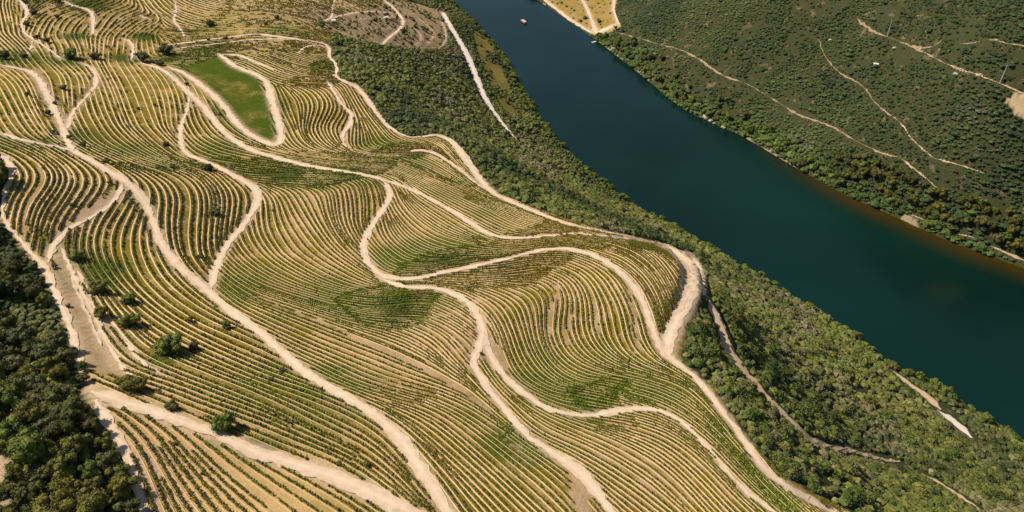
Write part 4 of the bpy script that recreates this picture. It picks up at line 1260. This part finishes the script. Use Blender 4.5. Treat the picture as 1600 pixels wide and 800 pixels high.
for k, (u, v, x, y, zone, off) in enumerate(bt):
    sp_ = random.choice(['river', 'river', 'oak_green', 'olive']) if zone == "near river bank" or u < 1290 else random.choice(['oak', 'oak_dark', 'oak_green', 'river'])
    R = random.uniform(1.8, 3.7) * (1.0 if off < 4 else 1.15)
    if zone == 'far river bank': R *= random.uniform(1.1, 1.6)
    R = min(R, max(1.2, grid_at(RD, np.array([x]), np.array([y]))[0]))
    kk = cnt[(zone, sp_)] = cnt.get((zone, sp_), 0) + 1
    tree(x, y, R, sp_, "%s tree, %s of its colour from left, %s" % (cname[sp_], ordinal(kk), zone), "tree", "trees along the " + zone, "riverside_tree", 0.9)
DARKG = gpoly([(1285,250),(1320,240),(1400,262),(1460,300),(1520,320),(1640,345),(1640,405),(1560,385),(1480,350),(1420,325),(1350,300),(1300,278)])
DT = poisson(*[f(DARKG[:, i]) for i in (0, 1) for f in (np.min, np.max)], lambda x, y: in_poly(np.array([x]), np.array([y]), DARKG)[0] and grid_at(RD, np.array([x]), np.array([y]))[0] > 2 and px(x, y)[0] < 1620, 5.2, 3000)[:75]
for k, (x, y) in enumerate(sorted(DT)):
    sp_ = random.choice(['oak_dark', 'oak_dark', 'oak', 'olive'])
    kk = cnt[("dk", sp_)] = cnt.get(("dk", sp_), 0) + 1
    tree(x, y, random.uniform(3.2, 6.0), sp_, "%s tree in the far shore clump, %s of its colour from the left" % (cname[sp_], ordinal(kk)), "tree", "dark trees on the far shore", "shore_tree")
print("bank", len(bt), "dark", len(DT))

# bushes and small trees standing in the vineyards: u, v, crown width in photograph pixels, look, where
BUSHES = [(267,548,54,'oak_green',"largest round bright green tree among the terraces"),(157,455,34,'oak',"oval tree at the top of the row of five by the bare slope"),(202,472,25,'oak_green',"small tree right of the oval tree on the terraces"),
(162,494,28,'oak',"round tree below the oval tree beside the double track"),(207,507,34,'oak_green',"leaning green tree just above the large round tree"),(122,405,28,'oak_green',"low green tree at the fork above the bare slope"),
(337,335,17,'oak_dark',"single small dark tree in the wedge between two roads"),(315,402,13,'oak_dark',"dark bush just above the road fork"),(325,266,20,'oak_dark',"dark round bush beside the bend of the middle road"),
(270,262,12,'oak_dark',"small dark bush left of the middle road bend"),(352,670,42,'oak_green',"spreading green bush on the upper edge of the broad bottom road"),(213,607,44,'oak',"wide low tree above the start of the broad bottom road"),
(272,638,25,'oak_dark',"dark green bush between the two broad road bushes"),(190,600,22,'oak',"low bush at the left end of the broad bottom road"),(303,545,20,'oak_dark',"small dark bush touching the large round tree"),(355,512,20,'oak_green',"fuzzy green bush below the long winding road"),
(298,502,14,'oak_dark',"small dark bush midway between winding road and round tree"),(262,84,27,'oak_dark',"large black green tree left of the forked pale track"),(115,91,26,'oak_green',"left one of two round trees under the top left terraces"),(149,92,20,'oak_dark',"right one of two round trees under the top left terraces"),
(38,90,13,'oak_dark',"small dark bush at the foot of the forked top left track"),(8,92,22,'oak_dark',"dark bush at the left edge near the top"),(43,40,15,'oak_dark',"dark bush inside the hairpin at the top left"),(54,22,13,'oak_dark',"upper bush beside the hairpin at the top left"),
(92,4,13,'oak_dark',"dark bush cut by the top edge at left"),(40,4,12,'oak',"green bush at the very top left track"),(225,96,26,'oak_dark',"long low dark bush above the yellowed slope"),(252,102,15,'oak_dark',"dark bush at the start of the double road"),
(329,40,16,'oak_dark',"lone dark bush on the grassy top terraces"),(353,61,9,'oak_dark',"right bush on the verge of the upper road"),(326,63,7,'oak_dark',"left bush on the verge of the upper road"),(100,139,13,'oak_green',"small green bush inside the upper left triangle"),
(87,162,8,'oak_dark',"tiny dark bush beside the pinkish track"),(43,148,9,'oak_dark',"tiny dark bush on the far left slope"),(76,178,11,'oak_dark',"dark bush low on the pinkish track"),(217,171,7,'oak_dark',"left one of two dots on the yellowed slope"),(242,165,7,'oak_dark',"right one of two dots on the yellowed slope"),
(132,228,14,'oak_dark',"dark bush right of the left road junction"),(110,216,12,'oak',"grey green bush above the left road junction"),(83,208,11,'oak_dark',"dark bush left of the left road junction"),(168,255,13,'oak_dark',"dark bush beside the winding road below the junction"),
(260,227,12,'oak_dark',"dark bush left of the narrow descending road"),(69,265,8,'oak_dark',"tiny bush on the terraces by the left road"),(135,286,8,'oak_dark',"tiny bush on the bare terraces"),(172,286,9,'oak_dark',"tiny bush left of the winding road"),(114,322,11,'oak_dark',"dark bush on the bare terraces near the branch track"),
(416,39,9,'oak_dark',"left one of two dark bushes on the top terraces"),(433,30,11,'oak_dark',"right one of two dark bushes on the top terraces"),(503,42,16,'oak_green',"green tree left of the small white hut"),(505,24,8,'oak_dark',"dark dot above the green tree by the hut"),
(516,46,7,'olive',"small bush below the white hut, left"),(526,45,9,'oak_dark',"small bush below the white hut, middle"),(534,46,6,'oak_dark',"small bush below the white hut, right"),(546,40,8,'olive',"grey bush right of the white hut"),(528,57,12,'oak_green',"green bush below the hut"),
(530,72,20,'oak_dark',"dark tree where the scrub begins under the hut"),(560,58,7,'oak_dark',"left of three dark bushes on the red slope"),(568,57,7,'oak_dark',"middle of three dark bushes on the red slope"),(576,55,8,'oak_dark',"right of three dark bushes on the red slope"),
(585,33,7,'oak_dark',"dark bush left of the white farmhouse"),(603,24,6,'oak_dark',"dark bush above the white farmhouse"),(606,38,7,'oak_dark',"dark bush below the white farmhouse"),(619,32,6,'oak_dark',"dark bush right of the white farmhouse"),(630,51,12,'oak_dark',"dark tree on the outer bend of the farm road"),
(641,68,8,'oak_dark',"dark bush below the farm road bend"),(632,62,7,'oak_dark',"small bush under the farm road bend"),(586,12,8,'oak_dark',"upper right bush near the top terrace road"),(578,10,6,'oak_dark',"upper left bush near the top terrace road"),(668,62,6,'oak_dark',"small bush within the loop path"),
(752,553,7,'oak_dark',"single tiny bush between the two branches of the road fork"),(1075,509,9,'oak_dark',"single bush on the bare dirt apron"),(442,580,13,'olive',"olive bush just under the winding road"),(424,594,12,'oak_dark',"dark bush left of the olive bush under the winding road"),
(107,479,9,'olive',"low bush on the bare earth slope"),(86,417,10,'olive',"low bush at the top of the bare earth slope"),(317,741,9,'oak_dark',"dark tuft among the bottom left rows"),(272,695,8,'olive',"grey tuft among the bottom left rows"),(572,727,13,'oak_green',"green bush right of the bottom road rows"),
(530,726,12,'olive',"olive bush on the verge of the broad bottom road"),(440,162,5,'oak_dark',"tiny dark bush beside the green field road"),(935,507,4,'oak_dark',"dark dot inside the big road loop"),(427,330,6,'oak_dark',"tiny bush near the road bend"),(292,133,8,'oak_dark',"dark dot between the paired roads, upper"),(344,180,7,'oak_dark',"dark dot between the paired roads, lower"),
(90,28,10,'oak_dark',"dark bush on the grassy top left bank"),(60,60,11,'oak_dark',"dark bush below the hairpin track"),(75,66,13,'oak_dark',"dark hedge bush along the top left track")]
gb = ground([(b[0], b[1]) for b in BUSHES])
for (x, y), (u, v, w, sp_, lab) in zip(gb, BUSHES):
    _, _, s = px(x, y)
    tree(x, y, 0.5 * w / s * 1.02, sp_, lab, "tree" if w > 24 else "bush", None if w > 24 else "bushes dotted over the vineyards", "small_tree" if w > 24 else "bush", 0.8, 0.25 * w / s * 0.4)

# ------------------------------------------------------------------ small built things
def box(V, F, x0, x1, y0, y1, z0, z1):
    o = len(V)
    V += [(x0,y0,z0),(x1,y0,z0),(x1,y1,z0),(x0,y1,z0),(x0,y0,z1),(x1,y0,z1),(x1,y1,z1),(x0,y1,z1)]
    F += [(o,o+3,o+2,o+1),(o+4,o+5,o+6,o+7),(o,o+1,o+5,o+4),(o+1,o+2,o+6,o+5),(o+2,o+3,o+7,o+6),(o+3,o,o+4,o+7)]
def part(name, boxes, mat, parent):
    V, F = [], []
    for b in boxes: box(V, F, *b)
    return mesh_np(name, np.array(V), np.array(F), mat, parent)
M_WHITE = plain("white_paint", (0.78, 0.77, 0.74), 0.45, 0.4); M_HULL = plain("hull_paint", (0.30, 0.06, 0.045), 0.4, 0.4)
M_LIME = plain("limewash", (0.72, 0.68, 0.60), 0.9, 0.1); M_TILE = plain("roof_tiles", (0.42, 0.20, 0.12), 0.9, 0.1)
M_GLASS = plain("window_glass", (0.03, 0.04, 0.05), 0.15, 0.5); M_CONC = plain("pale_concrete", (0.55, 0.53, 0.50), 0.9, 0.1)
M_WOOD = plain("weathered_wood", (0.25, 0.19, 0.13), 0.9, 0.1); M_STEEL = plain("galvanised_steel", (0.55, 0.55, 0.54), 0.5, 0.4)
M_ROCK = plain("pale_rock", (0.42, 0.35, 0.27), 0.95, 0.1, nscale=0.8, amt=0.25)

bp_ = at_z(np.array([818.0]), np.array([35.0]), 0.0)[0]
boat = empty("river_boat", (bp_[0], bp_[1], 0.0), rad(118))
tag(boat, "small tour boat with faded pinkish awning and dark red hull alone on the river", "boat")
st_x = np.linspace(-6.5, 7.5, 15); hw = 2.1 * np.clip(1 - ((st_x - 0) / 7.7) ** 4 * np.where(st_x > 0, 1, 0.25), 0.04, 1)
HV = []
for x, w in zip(st_x, hw): HV += [(x, -w, 1.0 + 0.05 * max(x, 0)), (x * 0.96, -w * 0.7, -0.35), (x * 0.96, w * 0.7, -0.35), (x, w, 1.0 + 0.05 * max(x, 0))]
HF = [];
for i in range(14):
    for j in range(4): a, b = i * 4 + j, i * 4 + (j + 1) % 4; HF.append((a, b, b + 4, a + 4))
HF += [(0, 3, 2, 1), (56, 57, 58, 59)]
hull = mesh_np("hull", np.array(HV), np.array(HF), M_HULL, boat)
part("deck", [(-6.0, 5.0, -1.75, 1.75, 1.02, 1.12)], M_WOOD, boat)
cab = part("cabin", [(-4.6, 2.6, -1.45, 1.45, 1.125, 2.5)], M_WHITE, boat)
for y in (-1.47, 1.45):
    for k in range(4): part("window", [(-4.2 + k * 1.7, -2.9 + k * 1.7, y, y + 0.02, 1.55, 2.2)], M_GLASS, cab)
part("windscreen", [(2.605, 2.63, -1.1, 1.1, 1.6, 2.25)], M_GLASS, cab)
part("roof", [(-5.4, 3.4, -1.75, 1.75, 2.503, 2.64)], plain("faded_awning", (0.58, 0.42, 0.40), 0.8, 0.1), boat)
part("rail", [(3.2, 6.0, -1.45, -1.40, 1.75, 1.8), (3.2, 6.0, 1.40, 1.45, 1.75, 1.8), (5.95, 6.0, -1.39, 1.39, 1.75, 1.8)] + [(x, x + .05, y, y + .05, 1.12, 1.745) for x in (3.3, 4.6, 5.9) for y in (-1.45, 1.40)], M_STEEL, boat)

def house(u, v, L, W, Hh, rz, label, name="farmhouse", wall=None, chimney=True, tile=None):
    g = ground([(u, v)])[0]; z = float(H(g[0], g[1])) - 0.25
    r = empty(name, (g[0], g[1], z), rz); tag(r, label, "house")
    wl_ = part("wall", [(-L/2, L/2, -W/2, W/2, -0.8, Hh)], wall or M_LIME, r)
    e = 0.35; rh = W * 0.22
    Vr = [(-L/2-e,-W/2-e,Hh+.003),(L/2+e,-W/2-e,Hh+.003),(L/2+e,W/2+e,Hh+.003),(-L/2-e,W/2+e,Hh+.003),(-L/2-e,0,Hh+rh),(L/2+e,0,Hh+rh)]
    me = bpy.data.meshes.new("roof"); me.from_pydata(Vr, [], [(0,1,5,4),(3,4,5,2),(0,4,3),(1,2,5),(0,3,2,1)]); me.materials.append(tile or M_TILE)
    ro = link(bpy.data.objects.new("roof", me), r)
    if chimney: part("chimney", [(L*.25, L*.25+.6, .5, 1.1, Hh, Hh+rh+.7)], wall or M_LIME, ro)
    d = part("door", [(-.5, .5, -W/2-.03, -W/2+.02, 0.1, 2.1)], M_WOOD, r)
    for x in (-L*.3, L*.3):
        part("window", [(x-.45, x+.45, -W/2-.02, -W/2+.02, 1.1, 2.0)], M_GLASS, r)
    return r
house(611, 31, 9, 5.5, 3.0, rad(25), "white farmhouse with a low tiled roof beside the farm road, largest building")
house(603, 30, 4, 3.5, 2.4, rad(40), "small white outbuilding just left of the farmhouse", "outbuilding", None, False, M_LIME)
house(522, 36, 3.2, 3.0, 3.2, rad(10), "tiny white hut on the slope left of the farmhouse", "hut", None, False, M_LIME)
house(1368, 102, 3.6, 3.0, 1.9, rad(-20), "pale ruined hut alone in the far bank scrub", "stone_hut", None, False, M_LIME)

def pole(u, v, h, label):
    g = ground([(u, v)])[0]; r = empty("utility_pole", (g[0], g[1], float(H(g[0], g[1])))); tag(r, label, "pole")
    V, F = [], []; th = np.arange(8) / 8 * 6.2832
    P = np.vstack([np.c_[np.cos(th) * rr, np.sin(th) * rr, np.full(8, z)] for rr, z in ((.32, -.5), (.2, h))])
    F = np.array([(i, (i + 1) % 8, 8 + (i + 1) % 8, 8 + i) for i in range(8)] + [(8, 9, 10, 11), (8, 11, 12, 15), (12, 13, 14, 15)])
    mesh_np("shaft", P, F, M_STEEL, r)
    part("crossarm", [(-1.2, 1.2, -.08, .08, h - .9, h - .72)], M_STEEL, r)
pole(1386, 57, 15, "left pale utility pole beside the far bank track")
pole(1562, 130, 15, "right pale utility pole above the sandy clearing")

# small landing stage and boulders on the far shore
g = at_z(np.array([928.0]), np.array([66.0]), 0.0)[0]
j = empty("landing_stage", (g[0], g[1], 0.0), rad(35)); tag(j, "small pale landing stage at the tip of the yellow field", "jetty")
part("deck", [(-3.2, 3.2, -1.2, 1.2, 0.45, 0.62)], M_CONC, j)
for x in (-3.0, 2.7):
    for y in (-1.1, 0.8): part("post", [(x, x + .3, y, y + .3, -1.5, 0.447)], M_WOOD, j)
iv, jf = ico(2)
for k, (u, v, s, lab) in enumerate([(1103, 184, 3.2, "largest pale boulder at the waterline of the far bank"), (1111, 189, 2.2, "middle pale boulder at the waterline of the far bank"), (1117, 193, 1.6, "smallest pale boulder at the waterline of the far bank"), (1131, 199, 2.0, "reddish boulder right of the waterline boulders"), (1297, 63, 1.6, "pale boulder on the thin path of the far bank"), (1398, 76, 1.8, "pale boulder below the far bank track"), (1493, 116, 1.6, "pale boulder at the end of the far bank track"),
     (1448, 50, 1.2, "small pale boulder above the far bank track")]):
    g = ground([(u, v)])[0]; rr = np.random.default_rng(k)
    Vb = iv * [1.3, 1.0, .7] * s * (1 + (fbm(iv[:, 0] * 3 + k * 9, iv[:, 1] * 3 + iv[:, 2] * 2, 1.3, k, 3)[:, None] - .5) * .9)
    o = mesh_np("boulder", Vb, jf, M_ROCK); o.location = (g[0], g[1], float(H(g[0], g[1])) + .2 * s); tag(o, lab, "boulder")
print("objects", len(scene.objects))
